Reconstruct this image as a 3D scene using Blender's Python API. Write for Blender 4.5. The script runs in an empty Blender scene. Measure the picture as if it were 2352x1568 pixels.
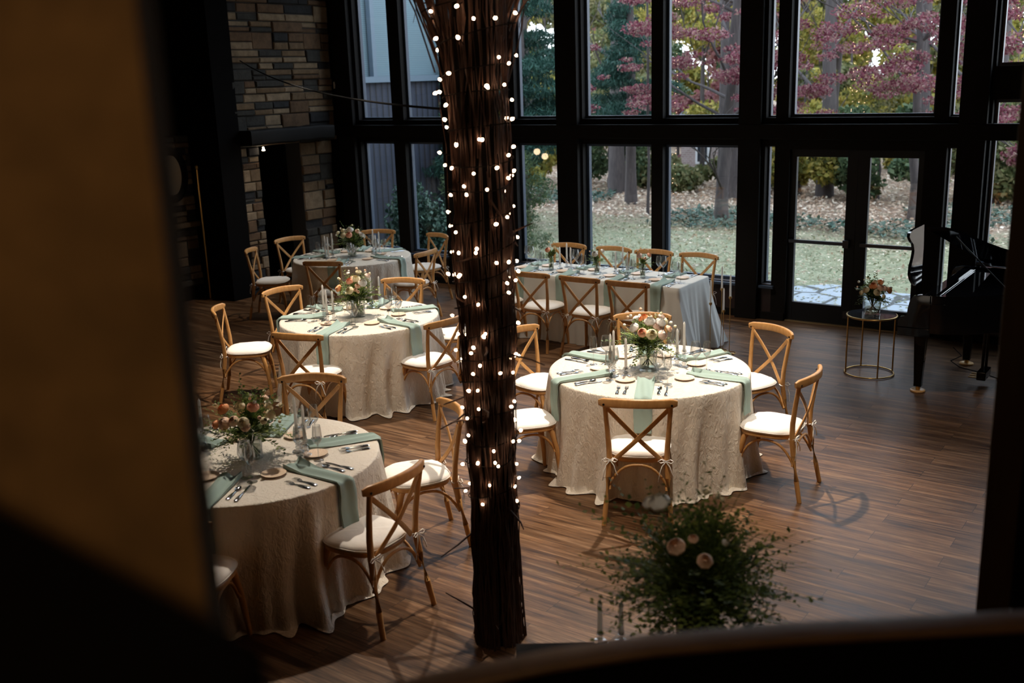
import bpy, math, random
import numpy as np
from mathutils import Vector, Matrix
random.seed(7); rng = np.random.default_rng(11)
S = bpy.context.scene
COL = S.collection
PI = math.pi
R = math.radians

# ------------------------------------------------------------------ camera
cam_d = bpy.data.cameras.new('camera'); cam = bpy.data.objects.new('camera', cam_d); COL.objects.link(cam)
pitch, roll, yaw = .25157, -.03402, .62566
CY, SY = math.cos(yaw), math.sin(yaw)
fwd = Vector((-SY*math.cos(pitch), CY*math.cos(pitch), -math.sin(pitch)))
rt = Vector((CY, SY, 0)); upv = rt.cross(fwd)
c_, s_ = math.cos(roll), math.sin(roll)
rr = c_*rt + s_*upv; uu = -s_*rt + c_*upv
M = Matrix((rr, uu, -fwd)).transposed().to_4x4(); M.translation = Vector((0, 0, 2.9426))
cam.matrix_world = M
cam_d.sensor_width = 36; cam_d.lens = 2349.3/2352*36
cam_d.clip_start = .05; cam_d.clip_end = 300
cam_d.dof.use_dof = True; cam_d.dof.focus_distance = 8.3; cam_d.dof.aperture_fstop = 2.1
S.camera = cam
# ------------------------------------------------------------------ world, exposure
w = bpy.data.worlds.new('overcast_sky'); S.world = w; w.use_nodes = True
nt = w.node_tree; bg = nt.nodes['Background']
sky_tc = nt.nodes.new('ShaderNodeTexCoord'); sky_sep = nt.nodes.new('ShaderNodeSeparateXYZ'); sky_r = nt.nodes.new('ShaderNodeValToRGB')
nt.links.new(sky_tc.outputs['Generated'], sky_sep.inputs[0]); nt.links.new(sky_sep.outputs['Z'], sky_r.inputs[0]); nt.links.new(sky_r.outputs[0], bg.inputs[0])
sky_r.color_ramp.elements[0].color = (.88, .93, 1, 1); sky_r.color_ramp.elements[1].color = (.60, .77, 1, 1)
bg.inputs[1].default_value = 4.9
S.view_settings.view_transform = 'Standard'; S.view_settings.look = 'None'
S.view_settings.exposure = 0; S.view_settings.gamma = 1; S.view_settings.use_curve_mapping = False
S.cycles.max_bounces = 7; S.cycles.transparent_max_bounces = 24; S.cycles.caustics_reflective = False; S.cycles.caustics_refractive = False
S.cycles.sample_clamp_indirect = 4

def spot(name, loc, target, power, color, size=1.6, blend=.6, radius=.05):
    l = bpy.data.lights.new(name, 'SPOT'); l.energy = power; l.color = color; l.spot_size = size; l.spot_blend = blend; l.shadow_soft_size = radius
    o = bpy.data.objects.new(name, l); COL.objects.link(o); o.location = loc
    o.rotation_euler = (Vector(target)-Vector(loc)).to_track_quat('-Z', 'Y').to_euler(); return o
def plight(name, loc, power, color, radius=.1):
    l = bpy.data.lights.new(name, 'POINT'); l.energy = power; l.color = color; l.shadow_soft_size = radius
    o = bpy.data.objects.new(name, l); COL.objects.link(o); o.location = loc; return o
WARM = (1, .70, .42)
LAMPS = [  # ceiling downlights and added fill spots: position, aim, power
    ((-3.85, 7.35, 4.3), (-3.5, 6.45, .7), 1020, 1.15),
    ((-7.2, 7.55, 4.3), (-6.85, 6.9, .7), 900, 1.10),
    ((-6.0, 5.2, 4.5), (-4.9, 4.0, .7), 520, 1.1),
    ((-9.7, 9.9, 4.3), (-9.7, 9.6, .6), 190, 1.5),
    ((-5.9, 9.2, 4.4), (-5.9, 9.6, .7), 360, 1.3),
    ((-.9, 6.6, 4.6), (-1.5, 8.0, 0), 250, 1.1),
    ((-.9, 1.2, 4.9), (-1.72, 3.25, .9), 75, .45),  # fill spot added to lift the foreground candles and flowers
    ((-2.5, 4.5, 5.1), (-3.55, 6.3, .45), 520, .62),  # frontal fill added for the cloth front of the right round table
    ((-5.5, 4.7, 5.1), (-6.75, 6.5, .45), 480, .62),  # added camera-side fill that brightens the middle table's drape
]
for i, (p, t, e, a) in enumerate(LAMPS):
    spot('ceiling_or_fill_spot', p, t, e, (1, .87, .73), a)

# ------------------------------------------------------------------ helpers
class MB:
    def __init__(s): s.v = []; s.f = []; s.m = []
    def add(s, vs, fs, mi=0):
        n = len(s.v); s.v += [tuple(v) for v in vs]; s.f += [tuple(i+n for i in f) for f in fs]; s.m += [mi]*len(fs); return s
    def box(s, x0, x1, y0, y1, z0, z1, mi=0):
        v = [(x, y, z) for x in (x0, x1) for y in (y0, y1) for z in (z0, z1)]
        return s.add(v, [(0, 1, 3, 2), (4, 6, 7, 5), (0, 4, 5, 1), (2, 3, 7, 6), (0, 2, 6, 4), (1, 5, 7, 3)], mi)
    def sweep(s, pts, sec, up=(0, 0, 1), scale=None, mi=0, closed=False, cap=True):
        pts = [Vector(p) for p in pts]; n = len(pts); k = len(sec); vs = []
        for i, p in enumerate(pts):
            if closed: t = pts[(i+1) % n]-pts[i-1]
            else: t = pts[min(i+1, n-1)]-pts[max(i-1, 0)]
            t = t.normalized() if t.length > 1e-9 else Vector((0, 0, 1))
            u0 = Vector(up)
            if abs(t.dot(u0)) > .98: u0 = Vector((0, 1, 0)) if abs(t.y) < .9 else Vector((1, 0, 0))
            sd = t.cross(u0).normalized(); u = sd.cross(t)
            sc = scale[i] if scale else 1
            for a, b in sec: vs.append(p+sd*(a*sc)+u*(b*sc))
        fs = []
        for i in range(n if closed else n-1):
            j = (i+1) % n
            for q in range(k):
                fs.append((i*k+q, i*k+(q+1) % k, j*k+(q+1) % k, j*k+q))
        if cap and not closed:
            fs.append(tuple(range(k-1, -1, -1))); fs.append(tuple((n-1)*k+q for q in range(k)))
        return s.add(vs, fs, mi)
    def tube(s, pts, r, n=8, mi=0, closed=False, scale=None, up=(0, 0, 1)):
        if isinstance(r, (list, tuple)): scale = r; r = 1
        return s.sweep(pts, circ(r, r, n), up, scale, mi, closed)
    def lathe(s, prof, n=24, c=(0, 0, 0), mi=0):
        vs = []; fs = []; k = len(prof)
        for i in range(n):
            a = 2*PI*i/n
            for r, z in prof: vs.append((c[0]+r*math.cos(a), c[1]+r*math.sin(a), c[2]+z))
        for i in range(n):
            j = (i+1) % n
            for q in range(k-1): fs.append((i*k+q, j*k+q, j*k+q+1, i*k+q+1))
        return s.add(vs, fs, mi)
    def grid(s, P, mi=0, wrap=False):
        n = len(P); m = len(P[0]); vs = [p for r in P for p in r]; fs = []
        for i in range(n-1):
            for j in range(m if wrap else m-1):
                fs.append((i*m+j, i*m+(j+1) % m, (i+1)*m+(j+1) % m, (i+1)*m+j))
        return s.add(vs, fs, mi)
    def prism(s, poly, z0, z1, mi=0):
        n = len(poly); vs = [(x, y, z0) for x, y in poly]+[(x, y, z1) for x, y in poly]
        fs = [tuple(range(n-1, -1, -1)), tuple(range(n, 2*n))]+[(i, (i+1) % n, n+(i+1) % n, n+i) for i in range(n)]
        return s.add(vs, fs, mi)
    def mesh(s, name, mats, smooth=35):
        me = bpy.data.meshes.new(name); me.from_pydata(s.v, [], s.f)
        for m in (mats if isinstance(mats, (list, tuple)) else [mats]): me.materials.append(m)
        if len(me.materials) > 1: me.polygons.foreach_set('material_index', s.m)
        if smooth:
            me.polygons.foreach_set('use_smooth', [True]*len(me.polygons)); me.update()
            me.set_sharp_from_angle(angle=R(smooth))
        me.update(); return me
    def build(s, name, mats, parent=None, smooth=35, bevel=0):
        o = mk(name, s.mesh(name, mats, smooth), parent)
        if bevel: 
            b = o.modifiers.new('bevel', 'BEVEL'); b.width = bevel; b.segments = 2; b.limit_method = 'ANGLE'
        return o
def circ(a, b, n=8): return [(a*math.cos(2*PI*i/n), b*math.sin(2*PI*i/n)) for i in range(n)]
def rrect(a, b, r, n=3):
    out = []
    for cx, cy, a0 in ((a-r, b-r, 0), (-a+r, b-r, 90), (-a+r, -b+r, 180), (a-r, -b+r, 270)):
        for i in range(n+1):
            t = R(a0+90*i/n); out.append((cx+r*math.cos(t), cy+r*math.sin(t)))
    return out
def mk(name, me, parent=None):
    o = bpy.data.objects.new(name, me); COL.objects.link(o)
    if parent: o.parent = parent
    return o
def tag(o, label=None, cat=None, group=None, kind=None):
    if label: o['label'] = label
    if cat: o['category'] = cat
    if group: o['group'] = group
    if kind: o['kind'] = kind
    return o
def empty(name, loc=(0, 0, 0), rz=0):
    o = bpy.data.objects.new(name, None); COL.objects.link(o); o.empty_display_size = .1
    o.location = loc; o.rotation_euler = (0, 0, rz); return o
def dup(o, parent=None):
    c = o.copy(); COL.objects.link(c); c.parent = parent
    for ch in [x for x in KIDS.get(o.name, [])]: dup_child(ch, c)
    return c
KIDS = {}
def reg(root):
    for o in list(COL.objects):
        if o.parent: KIDS.setdefault(o.parent.name, [])
    for o in list(COL.objects):
        if o.parent and o not in KIDS[o.parent.name]: KIDS[o.parent.name].append(o)
def dup_child(o, par):
    c = o.copy(); COL.objects.link(c); c.parent = par
    for ch in KIDS.get(o.name, []): dup_child(ch, c)
class Proto:   # first use takes the original, later uses take copies with copies of every part
    def __init__(s, root): s.root = root; s.used = False; reg(root)
    def place(s, loc, rz=0, label=None, group=None, sc=None):
        o = s.root if not s.used else dup(s.root); s.used = True
        o.location = loc; o.rotation_euler = (0, 0, rz)
        if sc: o.scale = (sc, sc, sc)
        if label: o['label'] = label
        if group: o['group'] = group
        return o

# ------------------------------------------------------------------ materials
def mat(name, col, rough=.6, metal=0, spec=.5, **kw):
    m = bpy.data.materials.new(name); m.use_nodes = True; b = m.node_tree.nodes['Principled BSDF']
    b.inputs['Base Color'].default_value = (*col, 1); b.inputs['Roughness'].default_value = rough
    b.inputs['Metallic'].default_value = metal; b.inputs['Specular IOR Level'].default_value = spec
    for k, v in kw.items(): b.inputs[k.replace('_', ' ')].default_value = v
    return m
def nd(m, t, **kw):
    n = m.node_tree.nodes.new(t)
    for k, v in kw.items():
        if hasattr(n, k) and not k[0].isupper(): setattr(n, k, v)
        else: n.inputs[k.replace('_', ' ')].default_value = v
    return n
def lk(m, a, b): m.node_tree.links.new(a, b)
def ramp(m, fac, stops):
    r = nd(m, 'ShaderNodeValToRGB'); e = r.color_ramp.elements
    while len(e) < len(stops): e.new(.5)
    for i, (p, c) in enumerate(stops): e[i].position = p; e[i].color = (*c, 1)
    lk(m, fac, r.inputs[0]); return r.outputs[0]
def coords(m, sc=(1, 1, 1), kind='Object'):
    tc = nd(m, 'ShaderNodeTexCoord'); mp = nd(m, 'ShaderNodeMapping'); mp.inputs['Scale'].default_value = sc
    lk(m, tc.outputs[kind], mp.inputs[0]); return mp.outputs[0]
def noise(m, vec, scale, detail=4, rough=.55, dist=0):
    n = nd(m, 'ShaderNodeTexNoise'); n.inputs['Scale'].default_value = scale; n.inputs['Detail'].default_value = detail
    n.inputs['Roughness'].default_value = rough; n.inputs['Distortion'].default_value = dist; lk(m, vec, n.inputs[0]); return n.outputs['Fac']
def bump(m, fac, strength=.3, dist=.01):
    b = nd(m, 'ShaderNodeBump'); b.inputs['Strength'].default_value = strength; b.inputs['Distance'].default_value = dist
    lk(m, fac, b.inputs['Height']); lk(m, b.outputs[0], m.node_tree.nodes['Principled BSDF'].inputs['Normal'])
def basec(m, out): lk(m, out, m.node_tree.nodes['Principled BSDF'].inputs['Base Color'])
def wood(name, c1, c2, sc=(3, 3, 30), rough=.45):
    m = mat(name, c1, rough); v = coords(m, sc); f = noise(m, v, 3, 5, .6, .6)
    basec(m, ramp(m, f, [(.3, c1), (.7, c2)])); bump(m, f, .12, .003); return m
def leafmat(name, cols, rough=.55, trans=.25):
    m = mat(name, cols[0], rough, spec=.3); g = nd(m, 'ShaderNodeNewGeometry')
    st = [(i/(len(cols)-1), c) for i, c in enumerate(cols)]
    o = ramp(m, g.outputs['Random Per Island'], st); basec(m, o)
    b = m.node_tree.nodes['Principled BSDF']; t = nd(m, 'ShaderNodeBsdfTranslucent'); lk(m, o, t.inputs[0])
    mx = nd(m, 'ShaderNodeMixShader'); mx.inputs[0].default_value = trans
    lk(m, b.outputs[0], mx.inputs[1]); lk(m, t.outputs[0], mx.inputs[2]); lk(m, mx.outputs[0], m.node_tree.nodes['Material Output'].inputs[0]); return m
def thin_glass(name, tint=(1, 1, 1), ior=1.45, rough=.02, gain=1.0, power=4.5):
    m = bpy.data.materials.new(name); m.use_nodes = True; n = m.node_tree; n.nodes.remove(n.nodes['Principled BSDF'])
    t = nd(m, 'ShaderNodeBsdfTransparent'); t.inputs[0].default_value = (*tint, 1)
    g = nd(m, 'ShaderNodeBsdfGlossy'); g.inputs['Roughness'].default_value = rough
    fr = nd(m, 'ShaderNodeLayerWeight'); fr.inputs[0].default_value = .5
    pw = nd(m, 'ShaderNodeMath', operation='POWER'); pw.inputs[1].default_value = power; lk(m, fr.outputs['Facing'], pw.inputs[0])
    f0 = ((ior-1)/(ior+1))**2*gain
    mu = nd(m, 'ShaderNodeMath', operation='MULTIPLY_ADD'); mu.inputs[1].default_value = 1-f0; mu.inputs[2].default_value = f0; mu.use_clamp = True
    lk(m, pw.outputs[0], mu.inputs[0])
    mx = nd(m, 'ShaderNodeMixShader'); lk(m, mu.outputs[0], mx.inputs[0]); lk(m, t.outputs[0], mx.inputs[1]); lk(m, g.outputs[0], mx.inputs[2])
    lk(m, mx.outputs[0], n.nodes['Material Output'].inputs[0]); return m
def emit(name, col, st):
    m = bpy.data.materials.new(name); m.use_nodes = True; n = m.node_tree; n.nodes.remove(n.nodes['Principled BSDF'])
    e = nd(m, 'ShaderNodeEmission'); e.inputs[0].default_value = (*col, 1); e.inputs[1].default_value = st
    lk(m, e.outputs[0], n.nodes['Material Output'].inputs[0]); return m

BLACKWOOD = wood('dark_stained_timber', (.0035, .003, .0028), (.007, .0052, .0045), rough=.7)
BLACKWOOD.node_tree.nodes['Principled BSDF'].inputs['Specular IOR Level'].default_value = .15
FRAME = mat('black_frame_skylight_tint', (.030, .050, .085), .35)  # blue in the base colour stands for skylight on the jambs
DOORF = mat('black_door_frame', (.008, .009, .011), .5, spec=.25)
DARKRED = wood('dark_red_brown_panelling', (.014, .005, .004), (.022, .009, .006), (12, 12, 1), .5)
PLASTER = mat('brown_plaster', (.16, .10, .05), .9)
_v = coords(PLASTER, (1, 1, 1)); basec(PLASTER, ramp(PLASTER, noise(PLASTER, _v, 11, 5, .65), [(.3, (.11, .066, .030)), (.7, (.21, .125, .054))]))
GLASS_PANE = thin_glass('window_glass', (.97, .985, .98), 1.5, .0, 1.3)
GLASSWARE = thin_glass('clear_glass', (.93, .935, .935), 1.5, .06, 2.0, 2.2)
CRYSTAL = thin_glass('pressed_crystal', (.90, .91, .92), 1.5, .10, 3.0, 2.0)
VASE = thin_glass('vase_glass', (.90, .91, .89), 1.5, .03, 2.0, 2.6)
OAK = wood('honey_oak', (.43, .205, .062), (.57, .305, .108), (9, 9, 3), .38)
CUSH = mat('ivory_cushion_fabric', (.82, .78, .72), .85, spec=.2)
bump(CUSH, noise(CUSH, coords(CUSH), 14, 3), .35, .01)
LINEN = mat('crushed_cream_satin', (.80, .72, .60), .42, spec=.45)
_v = coords(LINEN, (1, 1, .5)); _n = noise(LINEN, _v, 34, 4, .62, .9)
bump(LINEN, _n, .75, .02); LINEN.node_tree.nodes['Principled BSDF'].inputs['Sheen Weight'].default_value = .2
NAP = mat('sage_napkin', (.30, .395, .355), .8, spec=.2); bump(NAP, noise(NAP, coords(NAP), 18, 2), .2, .008)
PLATE = mat('peach_ceramic', (.74, .52, .36), .25); basec(PLATE, ramp(PLATE, noise(PLATE, coords(PLATE), 160, 2), [(.35, (.70, .50, .35)), (.5, (.84, .66, .50))]))
SILVER = mat('polished_silver', (.75, .75, .75), .14, 1)
CANDLE = mat('ivory_wax', (.92, .90, .86), .5)
_t = nd(CANDLE, 'ShaderNodeBsdfTranslucent'); _t.inputs[0].default_value = (.92, .89, .84, 1); _m = nd(CANDLE, 'ShaderNodeMixShader'); _m.inputs[0].default_value = .45
lk(CANDLE, CANDLE.node_tree.nodes['Principled BSDF'].outputs[0], _m.inputs[1]); lk(CANDLE, _t.outputs[0], _m.inputs[2]); lk(CANDLE, _m.outputs[0], CANDLE.node_tree.nodes['Material Output'].inputs[0])
WICK = mat('wick', (.75, .72, .66), .8)
BRASS = mat('brushed_brass', (.52, .33, .12), .3, 1)
SMOKED = mat('smoked_mirror_top', (.03, .032, .036), .05)
EBONY = mat('piano_black_lacquer', (.003, .003, .004), .05, spec=.3)
CUP = mat('golden_wood_cup', (.72, .42, .17), .4)
BARK = wood('dark_bark_twig', (.022, .010, .006), (.065, .028, .014), (9, 9, 3), .7)
WIRE = mat('dark_green_wire', (.004, .004, .004), .9, spec=.1)
BULB = emit('warm_fairy_bulb', (1, .60, .36), 40)
LENS = emit('lit_downlight_lens', (1, .78, .55), 45)
BOLT = mat('dark_bolt', (.02, .016, .014), .35, .8)
TREEBARK = wood('grey_bark', (.045, .036, .036), (.090, .072, .068), (6, 6, 1), .9)
STEM = mat('green_stem', (.10, .15, .05), .6)
TW = mat('dark_steel', (.05, .05, .055), .3, .8)
BLOOMS = {k: mat(k+'_petal', c, .6) for k, c in dict(coral=(.90, .46, .30), orange=(.88, .36, .14), peach=(.90, .62, .44), cream=(.87, .78, .52), white=(.86, .84, .78), blush=(.88, .68, .58)).items()}
GREENS = leafmat('bouquet_foliage', [(.035, .065, .018), (.085, .13, .03), (.16, .22, .045), (.25, .30, .075)])

# ------------------------------------------------------------------ the room
FLOORM = mat('wood_plank_floor', (.2, .14, .09), .33, spec=.24)
tc = nd(FLOORM, 'ShaderNodeTexCoord'); br = nd(FLOORM, 'ShaderNodeTexBrick')
br.inputs['Scale'].default_value = 1; br.inputs['Brick Width'].default_value = 1.25; br.inputs['Row Height'].default_value = .155
br.inputs['Mortar Size'].default_value = .0016; br.inputs['Color1'].default_value = (.0, 0, 0, 1); br.inputs['Color2'].default_value = (1, 1, 1, 1); br.inputs['Mortar'].default_value = (.5, .5, .5, 1)
br.offset = .37; lk(FLOORM, tc.outputs['Object'], br.inputs[0])
mp = nd(FLOORM, 'ShaderNodeMapping'); mp.inputs['Scale'].default_value = (.9, 14, 1)
add = nd(FLOORM, 'ShaderNodeVectorMath', operation='ADD'); mulv = nd(FLOORM, 'ShaderNodeVectorMath', operation='SCALE'); mulv.inputs['Scale'].default_value = 7
lk(FLOORM, br.outputs[0], mulv.inputs[0]); lk(FLOORM, tc.outputs['Object'], add.inputs[0]); lk(FLOORM, mulv.outputs[0], add.inputs[1]); lk(FLOORM, add.outputs[0], mp.inputs[0])
g1 = noise(FLOORM, mp.outputs[0], 1.6, 6, .68, .5)
mp2 = nd(FLOORM, 'ShaderNodeMapping'); mp2.inputs['Scale'].default_value = (2.2, 60, 1); lk(FLOORM, add.outputs[0], mp2.inputs[0])
g2 = noise(FLOORM, mp2.outputs[0], 1.6, 4, .7)
c1 = ramp(FLOORM, g1, [(.30, (.018, .008, .004)), (.43, (.074, .034, .014)), (.55, (.145, .074, .034)), (.72, (.26, .155, .083))])
c2 = ramp(FLOORM, g2, [(.3, (.45, .45, .45)), (.6, (1.15, 1.15, 1.15))])
mx = nd(FLOORM, 'ShaderNodeMix', data_type='RGBA', blend_type='MULTIPLY'); mx.inputs[0].default_value = .75
lk(FLOORM, c1, mx.inputs[6]); lk(FLOORM, c2, mx.inputs[7])
bsep = ramp(FLOORM, br.outputs[0], [(0, (.78, .78, .78)), (1, (1.12, 1.10, 1.07))])
mx2 = nd(FLOORM, 'ShaderNodeMix', data_type='RGBA', blend_type='MULTIPLY'); mx2.inputs[0].default_value = 1
lk(FLOORM, mx.outputs[2], mx2.inputs[6]); lk(FLOORM, bsep, mx2.inputs[7])
mx3 = nd(FLOORM, 'ShaderNodeMix', data_type='RGBA'); mx3.inputs[7].default_value = (.02, .013, .008, 1)
lk(FLOORM, br.outputs['Fac'], mx3.inputs[0]); lk(FLOORM, mx2.outputs[2], mx3.inputs[6]); basec(FLOORM, mx3.outputs[2])
rgh = nd(FLOORM, 'ShaderNodeMapRange'); rgh.inputs['To Min'].default_value = .24; rgh.inputs['To Max'].default_value = .52; lk(FLOORM, g1, rgh.inputs[0])
lk(FLOORM, rgh.outputs[0], FLOORM.node_tree.nodes['Principled BSDF'].inputs['Roughness']); bump(FLOORM, g2, .12, .002)

def struct(name, mb, m, parent=None, smooth=35, bevel=0):
    o = mb.build(name, m, parent, smooth, bevel)
    if not parent: o['kind'] = 'structure'
    return o
XL, XR, YB, YW, ZC = -12.6, 5.0, -4.0, 11.66, 5.6
struct('floor', MB().box(XL-.2, XR+.2, YB-.2, YW+.16, -.12, 0), FLOORM)
struct('ceiling', MB().box(XL-.2, XR+.2, YB-.2, YW+.2, ZC, ZC+.15), BLACKWOOD)
struct('wall_left', MB().box(XL-.15, XL, YB, YW, 0, ZC), BLACKWOOD)
struct('wall_right', MB().box(XR, XR+.15, YB, YW, 0, ZC), BLACKWOOD)
struct('wall_back', MB().box(XL, XR, YB-.15, YB, 0, ZC), BLACKWOOD)

# window wall: openings (x0,x1,z0,z1); timber grid around them
OPEN = []
cols = [(-11.16, -10.48), (-10.26, -9.54), (-9.34, -8.44), (-8.25, -7.53), (-7.17, -6.16), (-6.00, -4.97), (-4.66, -4.54)]
for a, b in cols: OPEN += [(a, b, .43, 2.08), (a, b, 2.40, 4.9)]
OPEN += [(-4.39, -2.79, 2.40, 4.9), (-2.64, -2.53, .43, 2.08), (-2.64, -2.53, 2.40, 4.9), (-4.36, -2.86, 0.0, 2.04)]
OPEN += [(-2.22, -1.05, .90, 2.57), (-2.22, -1.05, 2.90, 4.9), (-.6, .7, .9, 2.57), (-.6, .7, 2.9, 4.9)]
# cut the wall into rectangles on the union grid
xs = sorted({XL, XR, *[v for o in OPEN for v in o[:2]]}); zs = sorted({0, ZC, *[v for o in OPEN for v in o[2:]]})
mbu, mbl = MB(), MB()
for i in range(len(xs)-1):
    run = None
    for j in range(len(zs)-1):
        xm, zm = (xs[i]+xs[i+1])/2, (zs[j]+zs[j+1])/2
        op = any(a < xm < b and c < zm < d for a, b, c, d in OPEN)
        if not op:
            if run is None: run = zs[j]
        if (op or j == len(zs)-2) and run is not None:
            top = zs[j] if op else zs[j+1]
            if run == 0 and top <= .95 : mbl.box(xs[i], xs[i+1], YW, YW+.16, run, top)
            else: mbu.box(xs[i], xs[i+1], YW, YW+.16, run, top)
            run = None
struct('wall_front', mbu, BLACKWOOD, smooth=0)
struct('trim_1', mbl, DARKRED, smooth=0)
wn = 0
for a, b, c, d in OPEN:
    if c == 0: continue
    wn += 1
    f = .035; fr = MB()
    ow = empty('window_%d' % wn, ((a+b)/2, YW+.12, c)); ow['kind'] = 'structure'
    x0, x1 = a-(a+b)/2, b-(a+b)/2; h = d-c; ff = min(f, (b-a)*.16)
    fr.box(x0, x0+ff, -.02, .04, 0, h).box(x1-ff, x1, -.02, .04, 0, h).box(x0+ff, x1-ff, -.02, .04, 0, ff).box(x0+ff, x1-ff, -.02, .04, h-ff, h)
    fo = fr.build('window_frame', FRAME, ow, 0)
    MB().box(x0+ff*.5, x1-ff*.5, .008, .012, ff*.5, h-ff*.5).build('window_pane', GLASS_PANE, ow, 0)
    if c < 1: MB().box(x0-.04, x1+.04, -.17, -.12, -.045, -.012).build('window_sill', FRAME, ow, 0, .004)
# double glazed doors
for k, (x0, x1, gx0, gx1) in enumerate(((-4.36, -3.58, -4.29, -3.70), (-3.58, -2.86, -3.45, -2.93))):
    d = empty('door_%d' % (k+1), (x0, YW+.08, 0)); d['kind'] = 'structure'
    m = MB(); y0, y1 = -.03, .03
    m.box(0, gx0-x0, y0, y1, .01, 2.04).box(gx1-x0, x1-x0, y0, y1, .01, 2.04).box(gx0-x0, gx1-x0, y0, y1, .01, .235).box(gx0-x0, gx1-x0, y0, y1, 1.955, 2.04)
    m.build('door_frame', DOORF, d, 0, .003)
    MB().box(gx0-x0-.01, gx1-x0+.01, -.004, .004, .225, 1.965).build('door_glass', GLASS_PANE, d, 0)
    pb = MB().box(gx0-x0-.05, gx1-x0+.03, -.085, -.05, .955, .995); pb.box(gx1-x0+.0, gx1-x0+.07, -.09, -.03, .93, 1.02)
    pb.box(gx0-x0-.06, gx0-x0-.02, -.07, -.03, .955, .995)
    pb.build('push_bar', TW, d, 0, .004)
    MB().box(x1-x0-.09 if k == 0 else .02, x1-x0-.03 if k == 0 else .07, -.05, -.03, .1, .18).build('door_stop', TW, d, 0, .003)
struct('trim_2', MB().box(-4.36, -2.86, YW+.005, YW+.15, 0.0, .012), mat('brass_threshold', (.42, .30, .16), .4, .7))
struct('baseboard_front', MB().box(XL, -4.37, YW-.02, YW, 0, .09).box(-2.84, XR, YW-.02, YW, 0, .09), BLACKWOOD, smooth=0)
# door header / soffit beam
struct('trim_3', MB().box(XL, XR, YW-.10, YW, 2.16, 2.33), BLACKWOOD, smooth=0, bevel=.006)
# vertical timber posts in front of the wall
n = 4
for (a, b) in ((-7.53, -7.17), (-4.97, -4.66), (-2.53, -2.22), (-11.55, -11.18)):
    struct('trim_%d' % n, MB().box(a+.005, b-.03, YW-.09, YW, 0, ZC), BLACKWOOD, smooth=0, bevel=.006); n += 1
# foreground: plastered wall end beside the camera, balcony floor, low wall and rail
def slab(p, q, z0, z1, th, zq0=None, zq1=None, side=1):
    p = Vector((*p, 0)); q = Vector((*q, 0)); t = (q-p).normalized(); nn = Vector((-t.y, t.x, 0))*th*side
    zq0 = z0 if zq0 is None else zq0; zq1 = z1 if zq1 is None else zq1
    v = [p+Vector((0, 0, z0)), q+Vector((0, 0, zq0)), q+nn+Vector((0, 0, zq0)), p+nn+Vector((0, 0, z0)),
         p+Vector((0, 0, z1)), q+Vector((0, 0, zq1)), q+nn+Vector((0, 0, zq1)), p+nn+Vector((0, 0, z1))]
    return MB().add(v, [(3, 2, 1, 0), (4, 5, 6, 7), (0, 1, 5, 4), (1, 2, 6, 5), (2, 3, 7, 6), (3, 0, 4, 7)])
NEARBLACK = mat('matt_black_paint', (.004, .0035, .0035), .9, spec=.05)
struct('wall_near', slab((-1.327, .005), (-.683, .486), 1.3, ZC, .05), PLASTER, smooth=0)
FLB = MB().box(-3.0, 1.6, -3.9, .1, 1.18, 1.3)
struct('trim_8', FLB, BLACKWOOD, smooth=0)
RAILW = wood('brown_rail_wood', (.12, .070, .042), (.18, .105, .062), (3, 3, 12), .4)
# low dark wall falling to the right, close to the camera
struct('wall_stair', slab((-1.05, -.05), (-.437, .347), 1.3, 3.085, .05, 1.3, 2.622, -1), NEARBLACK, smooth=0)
# balcony rail
hr = empty('balcony_rail', (-.6, 1.33, 1.3)); tag(hr, 'dark balcony parapet with a brown wooden cap rail in the lower right foreground', 'railing')
rp = [(-1.45, .67, 1.90), (-.938, 1.075, 2.035), (-.80, 1.185, 2.063), (-.673, 1.281, 2.082), (-.50, 1.41, 2.092), (-.204, 1.624, 2.100), (.6, 2.2, 2.105)]
org = Vector((-.6, 1.33, 1.3))
MB().sweep([Vector(p)-org-Vector((0, 0, .006)) for p in rp], rrect(.026, .006, .004), mi=0).build('cap_rail', RAILW, hr)
m = MB(); tdir = Vector((.79, .61, 0)).normalized(); nrm = Vector((-tdir.y, tdir.x, 0))
v = []
for p in rp:
    q = Vector(p)-org
    for o_, z_ in ((-.022, q.z-.011), (.02, q.z-.011), (.02, 0), (-.02, 0)): v.append((q.x+nrm.x*o_, q.y+nrm.y*o_, z_))
f = []
for i in range(len(rp)-1):
    for k in range(4): f.append((i*4+k, i*4+(k+1) % 4, (i+1)*4+(k+1) % 4, (i+1)*4+k))
f += [(3, 2, 1, 0), tuple((len(rp)-1)*4+k for k in range(4))]
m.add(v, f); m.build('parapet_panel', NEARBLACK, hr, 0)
# post on the right of the picture
struct('wall_pier', MB().box(-.552, -.455, 3.27, 3.42, 0, ZC), wood('brown_post', (.035, .018, .009), (.055, .030, .014), (6, 6, 1)), smooth=0, bevel=.004)
struct('wall_partition', MB().box(-.455, 2.5, 3.34, 3.44, 0, ZC), NEARBLACK, smooth=0)

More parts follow.
